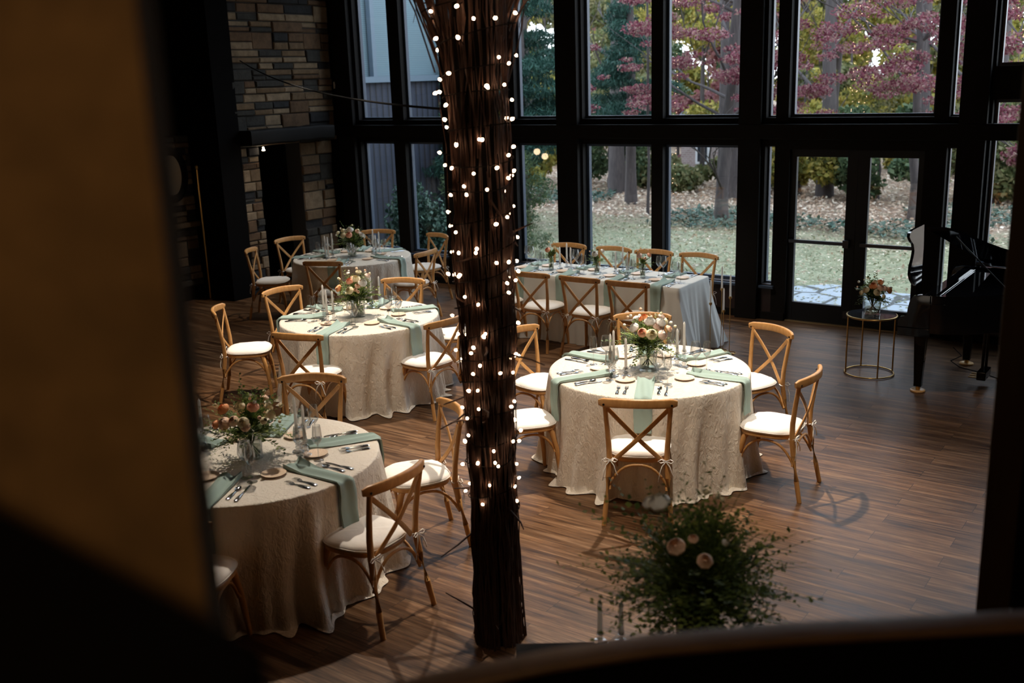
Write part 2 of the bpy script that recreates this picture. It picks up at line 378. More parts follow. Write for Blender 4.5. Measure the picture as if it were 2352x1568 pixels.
# ------------------------------------------------------------------ stone chimney (face looks along +X)
def stonemat(name, c, k):
    m = mat(name, c, .9, spec=.2); v = coords(m); n = noise(m, v, 9, 6, .7)
    basec(m, ramp(m, n, [(.25, tuple(x*.62 for x in c)), (.7, tuple(min(1, x*1.3) for x in c))])); bump(m, n, .6, .02); return m
STONES = [stonemat('tan_stone', (.135, .09, .052), 0), stonemat('grey_stone', (.040, .038, .034), 1), stonemat('buff_stone', (.20, .145, .092), 2), stonemat('brown_stone', (.105, .064, .037), 3), stonemat('slate_stone', (.024, .024, .025), 4)]
MORTAR = mat('dark_mortar', (.025, .022, .02), .95)
def stones(name, x, y0, y1, z0, z1, parent, seed, depth=.3, wmin=.1, wmax=.42):
    rn = random.Random(seed); m = MB(); z = z0
    while z < z1-.01:
        h = min(rn.choice([.06, .09, .12, .15, .18, .24, .28]), z1-z)
        if z1-z-h < .03: h = z1-z
        y = y0
        while y < y1-.005:
            wd = min(rn.uniform(wmin, wmax), y1-y)
            if y1-y-wd < .06: wd = y1-y
            hh = [(z, h)] if h < .15 or rn.random() < .4 else [(z, h*.45), (z+h*.45, h*.55)]
            for zz, h2 in hh:
                g = .006; j = [rn.uniform(-.006, .006) for _ in range(8)]; px = rn.uniform(.01, .05); mi = rn.choice([0, 0, 1, 2, 2, 3, 3, 4, 1])
                a = (y+g, zz+g, y+wd-g, zz+h2-g); ch = .012
                v = [(x, a[0], a[1]), (x, a[2], a[1]), (x, a[2], a[3]), (x, a[0], a[3]),
                     (x+px-ch+j[0], a[0], a[1]), (x+px-ch+j[1], a[2], a[1]), (x+px-ch+j[2], a[2], a[3]), (x+px-ch+j[3], a[0], a[3]),
                     (x+px+j[4], a[0]+ch, a[1]+ch), (x+px+j[5], a[2]-ch, a[1]+ch), (x+px+j[6], a[2]-ch, a[3]-ch), (x+px+j[7], a[0]+ch, a[3]-ch)]
                f = [(0, 1, 5, 4), (1, 2, 6, 5), (2, 3, 7, 6), (3, 0, 4, 7), (4, 5, 9, 8), (5, 6, 10, 9), (6, 7, 11, 10), (7, 4, 8, 11), (8, 9, 10, 11)]
                m.add(v, f, mi)
            y += wd
        z += h
    m.box(x-depth, x+.004, y0, y1, z0, z1, 5)
    return m.build(name, STONES+[MORTAR], parent, 20)
fx = -11.60
ch = empty('stone_chimney', (fx, 10.55, 0)); tag(ch, 'tall tan and grey ledgestone chimney with a dark opening behind the far round table', 'fireplace')
def rel(ob, e): ob.matrix_parent_inverse = Matrix.Translation(-Vector(e.location)); return ob
rel(stones('stone_pier', fx, 9.66, 9.99, 0, 2.12, ch, 3, .95, .12, .26), ch)
rel(stones('stone_pier', fx, 10.80, 11.44, 0, 2.12, ch, 5, .95, .16, .42), ch)
rel(stones('chimney_breast', fx, 9.60, 11.56, 2.12, ZC-.01, ch, 9, .95, .2, .6), ch)
rel(MB().box(fx-.94, fx-.9, 9.99, 10.80, 0, 2.12).build('firebox_back', NEARBLACK, ch, 0), ch)
rel(MB().box(fx-.9, fx-.3, 9.99, 10.0, 0, 2.12).box(fx-.9, fx-.3, 10.79, 10.80, 0, 2.12).build('firebox_lining', NEARBLACK, ch, 0), ch)
mb = MB(); yy = [9.66+i*.16 for i in range(11)]
mb.sweep([(fx+.16+random.uniform(-.008, .008), y, 2.26+random.uniform(-.008, .008)) for y in yy], rrect(.14, .105, .035), up=(0, 0, 1))
rel(mb.build('timber_mantel', BLACKWOOD, ch, 40), ch)
tag(MB().lathe([(0, 0), (.022, 0), (.022, .01), (.012, .02), (.012, .05), (0, .05)], 12).build('hearth_lamp', LENS), 'small lit lamp under the left end of the dark mantel', 'lamp').location = (fx+.10, 10.02, 2.06)
struct('trim_9', MB().box(XL, fx+.05, 9.28, 9.655, 0, ZC), NEARBLACK, smooth=0)
# recessed stone wall further left, ledge, ring mirror, cabinet, poker
sw = empty('stone_wall_panel', (-12.2, 9.0, .3)); tag(sw, 'dim stone-faced wall section left of the chimney behind a dark post', 'wall panel')
rel(stones('stone_facing', -12.22, 8.3, 9.28, 1.12, 2.32, sw, 21, .3, .14, .4), sw)
rel(stones('stone_facing', -12.22, 8.3, 9.28, .2, 1.05, sw, 22, .3, .14, .4), sw)
rel(MB().box(-12.4, -12.12, 8.3, 9.28, 1.05, 1.12).build('stone_ledge', STONES[0], sw, 0, .01), sw)
rel(MB().box(-12.5, -12.2, 8.3, 9.28, 0, .2).build('plinth', NEARBLACK, sw, 0), sw)
rm = empty('round_mirror', (-12.12, 8.87, 1.80)); tag(rm, 'round tan disc in a thick black ring hung on the dim stone wall at left', 'wall decoration')
mb = MB(); mb.tube([(0, .27*math.cos(a)*.8, .33*math.sin(a)) for a in np.linspace(0, 2*PI, 40, endpoint=False)], .055, 10, closed=True, up=(1, 0, 0)); mb.build('mirror_frame', NEARBLACK, rm, 50)
mb = MB(); mb.prism([(.20*math.cos(a), .27*math.sin(a)) for a in np.linspace(0, 2*PI, 40, endpoint=False)], -.01, .012)
dsc = mb.build('mirror_disc', mat('tan_disc', (.30, .20, .10), .6), rm); dsc.rotation_euler = (PI/2, 0, PI/2)
tag(MB().tube([(0, 0, 0), (0, 0, .9), (0, 0, 1.85)], .012, 8).lathe([(0, 1.85), (.02, 1.86), (.022, 1.9), (0, 1.92)], 10).lathe([(0, 0), (.05, 0), (.05, .01), (0, .015)], 12).build('curtain_pole', BRASS), 'thin upright brass rod standing against the dark post left of the chimney', 'pole').location = (-12.0, 9.22, 0)
# switch plate and wall sconce left of the window wall
tag(MB().box(-.008, 0, -.028, .028, -.05, .05).box(-.0, .006, -.008, .008, -.018, .018).build('light_switch', mat('ivory_plastic', (.5, .47, .40), .4), None, 0, .002), 'small pale switch plate on the dark wall right of the chimney', 'switch').location = (-11.53, 11.57, 2.93)
e = empty('balcony_fill_globe', (.30, -.85, 3.75)); tag(e, 'glowing fill globe on a stem, added unseen behind the camera', 'lamp')
MB().lathe([(.08*math.sin(a), -.08*math.cos(a)) for a in np.linspace(0, PI, 12)], 20).build('lamp_or_fill_globe', emit('fill_globe_glow', (1, .62, .28), 130), e, 80)  # unseen glowing globe added to warm the near wall and rail
MB().lathe([(0, .075), (.03, .075), (.03, .10), (0, .10)], 12).tube([(0, 0, .1), (0, 0, ZC-3.75)], .01, 8).build('fill_globe_stem', BLACKWOOD, e)
for k, (x, y, z, lb) in enumerate((( -12.35, 5.35, 1.42, 'glowing globe wall lamp on the left wall, the nearer of two'), (-12.35, 5.05, 1.30, 'glowing globe wall lamp on the left wall, lower of two'))):
    e = empty('globe_wall_lamp', (x, y, z)); tag(e, lb, 'lamp')
    MB().lathe([(.07*math.sin(a), -.07*math.cos(a)) for a in np.linspace(0, PI, 12)], 20).build('lamp_or_fill_globe', emit('globe', (1, .72, .45), 14), e, 80)
    MB().lathe([(0, .065), (.03, .065), (.03, .10), (0, .10)], 12).box(-.22, 0, -.012, .012, .08, .10).build('lamp_bracket', BLACKWOOD, e)
for i, (p, t, e_, a) in enumerate(LAMPS):
    e = empty('downlight_or_fill_can', p)
    tag(e, 'black pendant downlight can above the ' + ['right round table', 'middle round table', 'near left round table', 'far round table', 'long table', 'open floor by the piano', 'foreground flowers, added as fill', 'front of the right round table, added as fill', 'front of the middle round table, added as fill'][i], 'ceiling light', 'ceiling downlights')
    dr = (Vector(t)-Vector(p)).normalized(); q = dr.to_track_quat('-Z', 'Y').to_euler()
    c1_ = MB().lathe([(.0, .30), (.07, .30), (.08, .28), (.08, .03), (.074, .03), (.074, .26), (0, .26)], 20).build('lamp_housing', NEARBLACK, e); c1_.rotation_euler = q
    l_ = MB().lathe([(0, .062), (.06, .062), (.06, .066), (0, .066)], 20).build('lamp_lens', LENS if e_ > 100 else NEARBLACK, e); l_.rotation_euler = q
    MB().tube([(0, 0, .22), (0, 0, ZC-p[2])], .008, 6).build('drop_rod', NEARBLACK, e)

_pts = []
for k in range(25):
    u = k/24; _pts.append((-3.20-8.30*u, 4.05+5.70*u, 2.80+.50*u-.34*4*u*(1-u)*.35))
tag(MB().tube(_pts, .007, 6).build('cable', WIRE), 'thin black cable strung from the lit pillar across the left windows to the chimney', 'cable')
# ------------------------------------------------------------------ twig-wrapped pillars with fairy lights
def pillar(cx, cy, base_r, seed, ntw, label, wlabel, flare=True, zmax=ZC, bulbs=210, hide_low=.75):
    rn = random.Random(seed)
    e = empty('twig_wrapped_pillar', (cx, cy, 0)); tag(e, label, 'pillar')
    core = MB(); core.tube([(0, 0, z) for z in np.linspace(0, zmax, 12)], base_r*.80, 16); core.build('pillar_core', NEARBLACK, e)
    def off(z):  # spread towards the top
        return base_r*(.92+.10*math.sin(z*2.1+seed)) + (.0 if not flare else max(0, z-2.75)**1.6*.05)
    tw = MB(); 
    for i in range(ntw):
        a = rn.uniform(0, 2*PI); z0 = rn.choice([0, 0, rn.uniform(0, 3.2)]); L = rn.uniform(.9, 2.4); n = 9
        rr_ = rn.uniform(.82, 1.12); da = rn.uniform(-.5, .5); r0 = rn.uniform(.002, .006); pts = []
        fl = rn.random() < .5
        for k in range(n):
            z = z0+L*k/(n-1)
            if z > zmax: break
            aa = a+da*k/(n-1)+rn.uniform(-.11, .11)
            r = off(z)*rr_+rn.uniform(-.016, .020)
            if flare and fl and z > 2.7 and math.cos(aa-2.55) > .1: r += (z-2.7)**1.3*.34*rr_
            pts.append((r*math.cos(aa), r*math.sin(aa), z))
        if len(pts) > 2: tw.tube(pts, [r0*(1-.55*k/len(pts)) for k in range(len(pts))], 5)
    if flare:   # branches that leave the bundle
        for i in range(80):
            a = rn.gauss(2.5, .75); z0 = rn.uniform(2.2, 3.2); pts = []; r = base_r
            for k in range(9):
                z = z0+k*.16; rr_ = base_r+(max(0, z-2.75)**1.5)*rn.uniform(.22, .42)
                pts.append((rr_*math.cos(a+rn.uniform(-.06, .06)), rr_*math.sin(a), z))
            tw.tube(pts, [.008*(1-.08*k) for k in range(9)], 5)
            if i % 3 == 0:
                p = Vector(pts[5]); tw.tube([p, p+Vector((math.cos(a)*.07, math.sin(a)*.07, .02)), p+Vector((math.cos(a)*.11, math.sin(a)*.11, -.08))], [.004, .003, .0015], 4)
    for i in range(26):  # stray twig ends
        a = rn.uniform(0, 2*PI); z = rn.uniform(.05, 2.6); p = Vector((base_r*1.02*math.cos(a), base_r*1.02*math.sin(a), z)); d = Vector((math.cos(a), math.sin(a), rn.uniform(-1.6, 1.2))).normalized()
        L = rn.uniform(.06, .22); q = p+d*L*.5+Vector((rn.uniform(-.02, .02), rn.uniform(-.02, .02), 0)); tw.tube([p-d*.05, q, p+d*L], [.006, .005, .003], 5)
    o = tw.build('twigs', BARK, e, 60); o['kind'] = 'stuff'
    # wire
    st = empty('fairy_light_string', (cx, cy, 0)); tag(st, wlabel, 'string lights')
    pts = []; npt = int((zmax-.4-hide_low)/.0038); zc = hide_low; a = 0; bl = []
    zz = hide_low; 
    while zz < min(4.7, zmax):
        a += .17; zz += .0038+.0012*math.sin(a*.31)
        r = off(zz)*1.10+.010+.012*math.sin(a*3.3)
        if flare and zz > 2.75: r += (zz-2.75)**1.3*.16*(1+.9*math.cos(a-2.5))
        pts.append((r*math.cos(a), r*math.sin(a), zz+.02*math.sin(a*.9)))
    MB().tube(pts, .0028, 5).build('wire', WIRE, st, 60)
    step = max(1, len(pts)//bulbs); vis = []; rest = []
    camd = Vector((-cx, -cy, 0)).normalized()
    for k in range(3, len(pts), step):
        k2 = min(len(pts)-1, k+rn.randint(-3, 3)); p = Vector(pts[k2]); p.z += rn.uniform(-.055, .055); rad = Vector((p.x, p.y, 0)).normalized()
        d = (rad*rn.uniform(.3, 1)+Vector((rn.uniform(-.7, .7), rn.uniform(-.7, .7), rn.uniform(-.8, .9)))).normalized()
        (vis if rad.dot(camd) > -.25 else rest).append((p, d, rn.uniform(.012, .055 if rn.random() < .2 else .025)))
    rn.shuffle(vis); rest += vis[100:]; vis = vis[:100]
    bm_ = MB().lathe([(0, -.008), (.0045, -.006), (.0068, 0), (.005, .006), (0, .010)], 8).mesh('bulb', BULB, 80)
    for p, d, L in vis:
        b = mk('bulb', bm_, st); b.location = p+d*L; b.rotation_euler = d.to_track_quat('Z', 'Y').to_euler()
    m = MB()
    for p, d, L in rest:
        q = d.to_track_quat('Z', 'Y'); v0 = [(r*math.cos(t), r*math.sin(t), z) for r, z in ((.0055, -.007), (.0082, 0), (.006, .007)) for t in np.linspace(0, 2*PI, 6, endpoint=False)]
        v0 = [p+d*L+q@Vector(v) for v in v0]+[p+d*L+d*.012]
        m.add(v0, [(i, (i+1) % 6, 6+(i+1) % 6, 6+i) for i in range(6)]+[(6+i, 6+(i+1) % 6, 12+(i+1) % 6, 12+i) for i in range(6)]+[(12+i, 12+(i+1) % 6, 18) for i in range(6)])
    if rest: m.build('bulbs', BULB, st, 80)['kind'] = 'stuff'
    m = MB()
    for p, d, L in vis+rest: m.tube([p, p+d*(L-.006)], .0032, 5)
    m.build('bulb_sockets', WIRE, st)['kind'] = 'stuff'
pillar(-3.03, 3.98, .128, 3, 430, 'pillar wrapped in dark twigs rising between the round tables in the middle of the room', 'warm fairy lights wound around the twig-wrapped pillar in the middle')
pillar(-7.0, .9, .12, 8, 90, 'twig-wrapped pillar far to the left, out past the near wall, seen mirrored in the doors', 'fairy lights on the left-hand pillar seen mirrored in the glass doors', False, 4.4, 120)
pillar(-9.95, 3.9, .12, 12, 90, 'twig-wrapped pillar by the left wall, seen mirrored in the tall windows', 'fairy lights on the pillar by the left wall, mirrored in the tall windows', False, 4.4, 110, .5)

# ------------------------------------------------------------------ cross-back chair
def chair_proto():
    t = empty('crossback_chair'); tag(t, 'chair', 'chair')
    # seat ring
    def outline(sc, n=32, k=0):
        out = []
        for i in range(n):
            a = 2*PI*i/n; x = math.cos(a); y = math.sin(a)
            ex = 2/3.0; px = abs(x)**ex*(1 if x > 0 else -1); py = abs(y)**ex*(1 if y > 0 else -1)
            wd = .205+(.012*py); out.append((px*wd*sc, py*.205*sc))
        return out
    m = MB(); ol = outline(1); m.prism(ol, .425, .452); m.build('seat_frame', OAK, t, 40, .006)
    # cushion
    P = []
    for sc, z in ((.0, .500), (.45, .502), (.75, .498), (.92, .489), (1.0, .476), (1.015, .466), (.99, .455), (.9, .4525), (0, .4525)):
        P.append([(x, y, z+(.002*math.sin(7*x*20) if .3 < sc < .95 else 0)) for x, y in outline(max(sc, .001)*1.01, 40)])
    m = MB(); m.grid(P, 0, True); cu = m.build('cushion', CUSH, t, 60)
    m = MB(); m.tube([(x, y, .4665) for x, y in outline(1.028, 40)], .0035, 5, closed=True); m.build('piping', CUSH, cu, 80)
    for s in (-1, 1):   # cushion ties, bow at each rear post
        m = MB(); px, py = s*.185, -.205
        m.tube([(px+.020*math.cos(a), py+.020*math.sin(a), .447+.003*math.sin(2*a)) for a in np.linspace(0, 2*PI, 12, endpoint=False)], .0045, 6, closed=True)
        for q in (-1, 1):
            m.tube([(px, py-.02, .45), (px+q*.03, py-.035, .468), (px+q*.052, py-.038, .455), (px+q*.035, py-.034, .440), (px, py-.022, .448)], .0035, 5)
            m.tube([(px, py-.022, .448), (px+q*.025, py-.04, .42), (px+q*.04, py-.045, .375), (px+q*.05, py-.042, .33+.02*q)], [.004, .0038, .0035, .003], 5)
        m.build('cushion_tie', CUSH, cu, 80)
    # rear legs run up into the back posts
    for s in (-1, 1):
        m = MB(); pts = [(s*.225, -.285, 0), (s*.213, -.255, .15), (s*.198, -.222, .33), (s*.190, -.205, .45), (s*.195, -.208, .56), (s*.205, -.226, .70), (s*.215, -.250, .845)]
        m.tube(pts, [.0165, .0175, .019, .0195, .0185, .0165, .0155], 10); m.build('rear_post', OAK, t, 60)
        m = MB(); pts = [(s*.198, .205, 0), (s*.190, .196, .12), (s*.178, .178, .28), (s*.165, .150, .40), (s*.155, .13, .43)]
        m.tube(pts, [.0155, .017, .019, .021, .019], 10); m.build('front_leg', OAK, t, 60)
        # crossed back slat: from top of one post to the seat near the other
        m = MB(); pts = []
        for k in range(13):
            u = k/12; x = s*(.205-.36*u); z = .822-.372*u; y = -.238-.026*math.sin(PI*u)+.030*u - (.005*s)
            pts.append((x, y, z))
        m.sweep(pts, rrect(.0045, .0145, .003, 2), up=(0, 1, 0)) if False else m.sweep(pts, rrect(.015, .005, .003, 2), up=(0, 1, 0)); m.build('cross_slat', OAK, t, 50)
    # top rail, bowed backwards with rounded ends
    m = MB(); pts = []; sc = []
    for k in range(17):
        u = -1+2*k/16; pts.append((u*.255, -.305+.068*u*u, .858+.012*(1-u*u))); e_ = 1-abs(u); sc.append(1 if e_ > .06 else .62+.38*min(1, e_/.06))
    m.sweep(pts, rrect(.0145, .031, .011, 3), up=(0, 0, 1), scale=sc); tr = m.build('top_rail', OAK, t, 50)
    for s in (-1, 1):
        m = MB(); m.lathe([(0, 0), (.008, 0), (.008, .003), (0, .005)], 10); b = m.build('bolt', BOLT, tr); b.location = (s*.222, -.270, .852); b.rotation_euler = (PI/2, 0, 0)
        b2 = mk('bolt', b.data, tr); b2.location = (s*.222, -.2305, .852); b2.rotation_euler = (-PI/2, 0, 0)
    # bentwood braces under the seat on the four sides
    for (a, b) in (((-.204, -.236, .25), (.204, -.236, .25)), ((-.183, .182, .25), (.183, .182, .25)), ((-.205, -.228, .24), (-.182, .18, .24)), ((.205, -.228, .24), (.182, .18, .24))):
        m = MB(); A = Vector(a); B = Vector(b); pts = []
        for k in range(15):
            u = k/14; p = A.lerp(B, u); h = .165*(1-abs(2*u-1)**2.6); inn = -.018 if a[1] > 0 and b[1] > 0 else (.018 if a[1] < 0 and b[1] < 0 else 0)
            p = p+Vector((0, inn, h))
            if a[0]*b[0] > 0: p.x += -.016 if a[0] > 0 else .016
            pts.append(p)
        m.tube(pts, .0095, 8); m.build('bentwood_brace', OAK, t, 60)
    return Proto(t)
CH = chair_proto()

def on_seat(c, ang, r): return (c[0]+r*math.cos(ang), c[1]+r*math.sin(ang))
TN = dict(T4='right round table', T2='middle round table', T3='far round table', T1='near left round table')
TC = dict(T4=(-3.56, 6.70), T2=(-6.85, 6.975), T3=(-9.415, 9.535), T1=(-4.745, 3.835))
SEATS = dict(  # name of the place, angle, distance of the chair back from the table centre
    T4=[('near seat', -66, 1.17), ('right near seat', 3, 1.235), ('right far seat', 67, 1.29), ('far seat', 121, 1.29), ('left far seat', 174, 1.33), ('left near seat', -130, 1.24)],
    T2=[('near seat', -72, 1.21), ('right near seat', -6, 1.18), ('right far seat', 58, 1.24), ('far seat', 111, 1.23), ('left far seat', 172, 1.29), ('left near seat', -146, 1.36)],
    T3=[('near seat', -64, 1.10), ('right near seat', 8, 1.15), ('right far seat', 74, 1.37), ('far seat', 119, 1.45), ('left far seat', 172, 1.41), ('left near seat', -146, 1.33)],
    T1=[('far seat', 120, 1.30), ('right far seat', 57, 1.27), ('right near seat', 0, 1.16), ('near seat', -62, 1.215), ('left seat', 178, 1.26)])
CHDESC = {('T4', 0): 'honey oak cross-back chair with its back to the camera at the right round table',
 ('T4', 1): 'honey oak cross-back chair turned side-on, rightmost in the room, at the right round table',
 ('T4', 2): 'honey oak cross-back chair behind the right side of the right round table, facing the pillar',
 ('T4', 3): 'honey oak cross-back chair behind the bouquet of the right round table',
 ('T4', 4): 'oak cross-back chair just right of the lit pillar, farther of two there',
 ('T4', 5): 'oak cross-back chair with its back behind the lit pillar, at the right round table'}
def rz_to(p, c): return math.atan2(c[1]-p[1], c[0]-p[0])-PI/2
for T in ('T4', 'T2', 'T3', 'T1'):
    for i, (nm, a, r) in enumerate(SEATS[T]):
        if T == 'T1' and nm == 'left seat': continue
        c = TC[T]; an = R(a); sr = r-.255; p = on_seat(c, an, sr); rz = rz_to(p, c)+random.uniform(-.05, .05)
        if (T, i) == ('T2', 5): rz += .18
        lb = CHDESC.get((T, i), 'oak cross-back chair with ivory cushion, %s of the %s' % (nm, TN[T]))
        CH.place((p[0], p[1], 0), rz, lb, 'cross-back chairs around the round tables')
LX = [-6.84, -6.27, -5.64, -5.07]; LXB = [-6.89, -6.25, -5.68, -5.12]
LNM = ['leftmost', 'second from left', 'third from left', 'rightmost']
for i in range(4):
    CH.place((LX[i], 9.30, 0), random.uniform(-.05, .05), 'honey oak cross-back chair on the camera side of the long table, %s' % LNM[i], 'cross-back chairs along the long table')
for i in range(4):
    CH.place((LXB[i], 10.60, 0), PI+random.uniform(-.06, .06), 'honey oak cross-back chair on the window side of the long table, %s' % LNM[i], 'cross-back chairs along the long table')

# ------------------------------------------------------------------ tables and cloths
TOPZ = .75; CZ = .7615
TABW = wood('pale_plywood', (.35, .25, .15), (.42, .30, .18))
def round_table(c, T):
    t = empty('round_table', (c[0], c[1], 0)); tag(t, 'round folding banquet table hidden under the cloth of the ' + TN[T], 'table', 'round tables under cloths')
    MB().lathe([(0, TOPZ-.02), (.745, TOPZ-.02), (.755, TOPZ-.01), (.745, TOPZ), (0, TOPZ)], 48).build('tabletop', TABW, t)
    for k in range(4):
        a = PI/4+k*PI/2; MB().tube([(.42*math.cos(a), .42*math.sin(a), 0), (.40*math.cos(a), .40*math.sin(a), TOPZ-.02)], .015, 8).build('leg', TW, t)
    # cloth
    rn = random.Random(T); n = 300; Rr = .762
    har = [(k, rn.uniform(0, 2*PI), rn.uniform(.5, 1)/(.8+k*.03)) for k in (7, 11, 15, 19, 23, 29, 34)]
    seats = [R(a) for _, a, _ in SEATS[T]]
    def A(th): return sum(w_*math.cos(k*th+ph) for k, ph, w_ in har)/1.9
    def damp(th): return min([1]+[abs((th-s+PI) % (2*PI)-PI)/.24 for s in seats])
    P = []
    prof = [(.001, CZ), (.3, CZ), (.6, CZ), (Rr-.02, CZ), (Rr-.006, CZ-.002), (Rr, CZ-.008)]
    for r, z in prof: P.append([(r*math.cos(2*PI*i/n), r*math.sin(2*PI*i/n), z) for i in range(n)])
    for q in range(1, 15):
        u = q/14; z = (CZ-.008)*(1-u)+.012*u; row = []
        for i in range(n):
            th = 2*PI*i/n; d = .38+.62*damp(th); a_ = A(th+.05*math.sin(u*3+i*.02))
            fold = u**1.0*(.028+.075*a_)+.015*u**2
            r = Rr+.004+max(-.01, fold*d)
            row.append((r*math.cos(th), r*math.sin(th), z))
        P.append(row)
    for q, ext in ((1, .025), (2, .05)):   # hem pooling on the floor
        row = []
        for i in range(n):
            th = 2*PI*i/n; x, y, z = P[-1][i]; rl = math.hypot(x, y)+ext*.5*(.9+.6*math.sin(th*21+1)+.5*math.sin(th*34+2))*(.4+.6*damp(th))
            row.append((rl*math.cos(th), rl*math.sin(th), .006+(.010*(1+math.sin(th*27+q))+.008*math.sin(th*41) if q == 1 else .002)))
        P.append(row)
    m = MB(); m.grid(P, 0, True); o = m.build('tablecloth', LINEN, None, 70); o.location = (c[0], c[1], 0)
    tag(o, 'crushed cream satin cloth draped to the floor over the ' + TN[T], 'tablecloth', 'floor-length cream tablecloths')
    return A, damp
for T in TC: round_table(TC[T], T)
# long table: x -7.02..-4.71, y 9.52..10.28
lx0, lx1, ly0, ly1 = -7.02, -4.71, 9.53, 10.28; LC = ((lx0+lx1)/2, (ly0+ly1)/2)
t = empty('long_table', (LC[0], LC[1], 0)); tag(t, 'long rectangular folding table hidden under its pale cloth before the windows', 'table')
MB().box(lx0-LC[0]+.01, lx1-LC[0]-.01, ly0-LC[1]+.01, ly1-LC[1]-.01, TOPZ-.025, TOPZ).build('tabletop', TABW, t, 0, .004)
for sx in (-1, 1):
    for sy in (-1, 1): MB().tube([(sx*1.0, sy*.3, 0), (sx*.98, sy*.3, TOPZ-.02)], .015, 8).build('leg', TW, t)
def rect_loop(hx, hy, r, n=48):
    out = []; segs = []
    per = 2*(2*(hx-r)+2*(hy-r))+2*PI*r; N = 420
    for k in range(N):
        s = per*k/N
        for (L, fn) in (((hy-r)*2, lambda q: (hx, -hy+r+q, 1, 0)), (PI*r/2, lambda q: (hx-r+r*math.cos(q/r), hy-r+r*math.sin(q/r), math.cos(q/r), math.sin(q/r))),
                        ((hx-r)*2, lambda q: (hx-r-q, hy, 0, 1)), (PI*r/2, lambda q: (-hx+r-r*math.sin(q/r), hy-r+r*math.cos(q/r), -math.sin(q/r), math.cos(q/r))),
                        ((hy-r)*2, lambda q: (-hx, hy-r-q, -1, 0)), (PI*r/2, lambda q: (-hx+r-r*math.cos(q/r), -hy+r-r*math.sin(q/r), -math.cos(q/r), -math.sin(q/r))),
                        ((hx-r)*2, lambda q: (-hx+r+q, -hy, 0, -1)), (PI*r/2, lambda q: (hx-r+r*math.sin(q/r), -hy+r-r*math.cos(q/r), math.sin(q/r), -math.cos(q/r)))):
            if s <= L: out.append(fn(s)); break
            s -= L
        else: out.append(out[-1])
    return out
lp = rect_loop((lx1-lx0)/2, (ly1-ly0)/2, .03); P = []
for sc in (.001, .5, .97): P.append([(x*sc, y*sc, CZ) for x, y, a, b in lp])
P.append([(x-a*.006, y-b*.006, CZ-.002) for x, y, a, b in lp])
for q in range(0, 15):
    u = q/14; row = []
    for i, (x, y, a, b) in enumerate(lp):
        corner = max(0, 1-abs(abs(x)-1.155)/.42)*max(0, 1-abs(abs(y)-.375)/.36)
        front = abs(b) > .8
        w_ = (.010 if front else .026)*math.sin(i*.36)+(.008 if front else .012)*math.sin(i*.83+1)
        fo = u*(w_+.02)+u**1.3*.17*corner+u*.035*(1 if a > .5 else .3)
        row.append((x+a*fo+(.6*fo*np.sign(x)*corner if front else 0), y+b*fo, (CZ-.008)*(1-u)+.005*u))
    P.append(row)
m = MB(); m.grid(P, 0, True)
LIN2 = mat('pale_linen', (.70, .70, .66), .75); bump(LIN2, noise(LIN2, coords(LIN2, (1, 1, .4)), 9, 3), .25, .01)
o = m.build('tablecloth', LIN2, None, 70); o.location = (LC[0], LC[1], 0); tag(o, 'plain pale grey-white cloth falling to the floor over the long table', 'tablecloth')

# ------------------------------------------------------------------ tableware prototypes
def plate_proto():
    m = MB(); m.lathe([(0, .002), (.045, .002), (.048, 0), (.055, .002), (.072, .012), (.074, .015), (.070, .0155), (.055, .009), (.03, .0065), (0, .0065)], 36)
    return Proto(tag(m.build('bread_plate', PLATE), 'plate', 'plate'))
def flat(m, outline, z0, z1, bend=None):
    n = len(outline); b = bend or (lambda y: 0)
    vs = [(x, y, z0+b(y)) for x, y in outline]+[(x, y, z1+b(y)) for x, y in outline]
    m.add(vs, [tuple(range(n-1, -1, -1)), tuple(range(n, 2*n))]+[(i, (i+1) % n, n+(i+1) % n, n+i) for i in range(n)])
def handle(m, y0, y1):   # tapering ornate handle, widest at y0
    pts = []; sc = []
    for k in range(13):
        u = k/12; y = y0+(y1-y0)*u; wv = .0105*(1-u)**1.2+.0046
        if u < .12: wv *= .55+u*3.7
        wv *= 1+.13*math.sin(u*22)*(1-u); pts.append((0, y, .0035+.004*math.sin(PI*u))); sc.append(wv)
    m.sweep(pts, circ(1, .34, 8), up=(0, 0, 1), scale=sc)
def fork_proto():
    m = MB(); handle(m, -.098, .02)
    bz = lambda y: .003+.006*math.sin(max(0, min(1, (y-.02)/.075))*PI*.8)
    P = [[(x*w_, y, bz(y)+zz) for x in (-1, -.5, 0, .5, 1)] for zz in (0,) for y, w_ in ((.018, .0036), (.026, .006), (.036, .0115), (.046, .0125), (.052, .0125))]
    m.grid(P); m.grid([[(x, y, z+.0018) for x, y, z in r] for r in P])
    for k in range(4):
        x = -.0105+k*.007; m.sweep([(x, .050, bz(.05)+.001), (x, .07, bz(.07)+.001), (x*.95, .094, bz(.094)+.001)], rrect(.0017, .001, .0006, 1), scale=[1, 1, .5])
    return Proto(tag(m.build('fork', SILVER, None, 50), 'fork', 'fork'))
def spoon_proto():
    m = MB(); handle(m, -.095, .03)
    P = []
    for r in (0, .3, .6, .85, 1):
        P.append([(r*.0175*math.cos(a)*(1-.12*math.sin(a)), .058+r*.028*math.sin(a), .0025+.0075*r*r) for a in np.linspace(0, 2*PI, 20, endpoint=False)])
    m.grid(P, 0, True); m.grid([[(x, y, z-.0012) for x, y, z in r] for r in P], 0, True)
    return Proto(tag(m.build('spoon', SILVER, None, 60), 'spoon', 'spoon'))
def knife_proto():
    m = MB(); handle(m, -.11, .0)
    m.tube([(0, -.004, .004), (0, .012, .004)], [.0045, .0035], 8)
    ol = [(-.004, .008), (.006, .008), (.0085, .03), (.009, .08), (.006, .105), (-.001, .114), (-.005, .105)]
    flat(m, ol, .003, .0046)
    return Proto(tag(m.build('knife', SILVER, None, 40), 'knife', 'knife'))
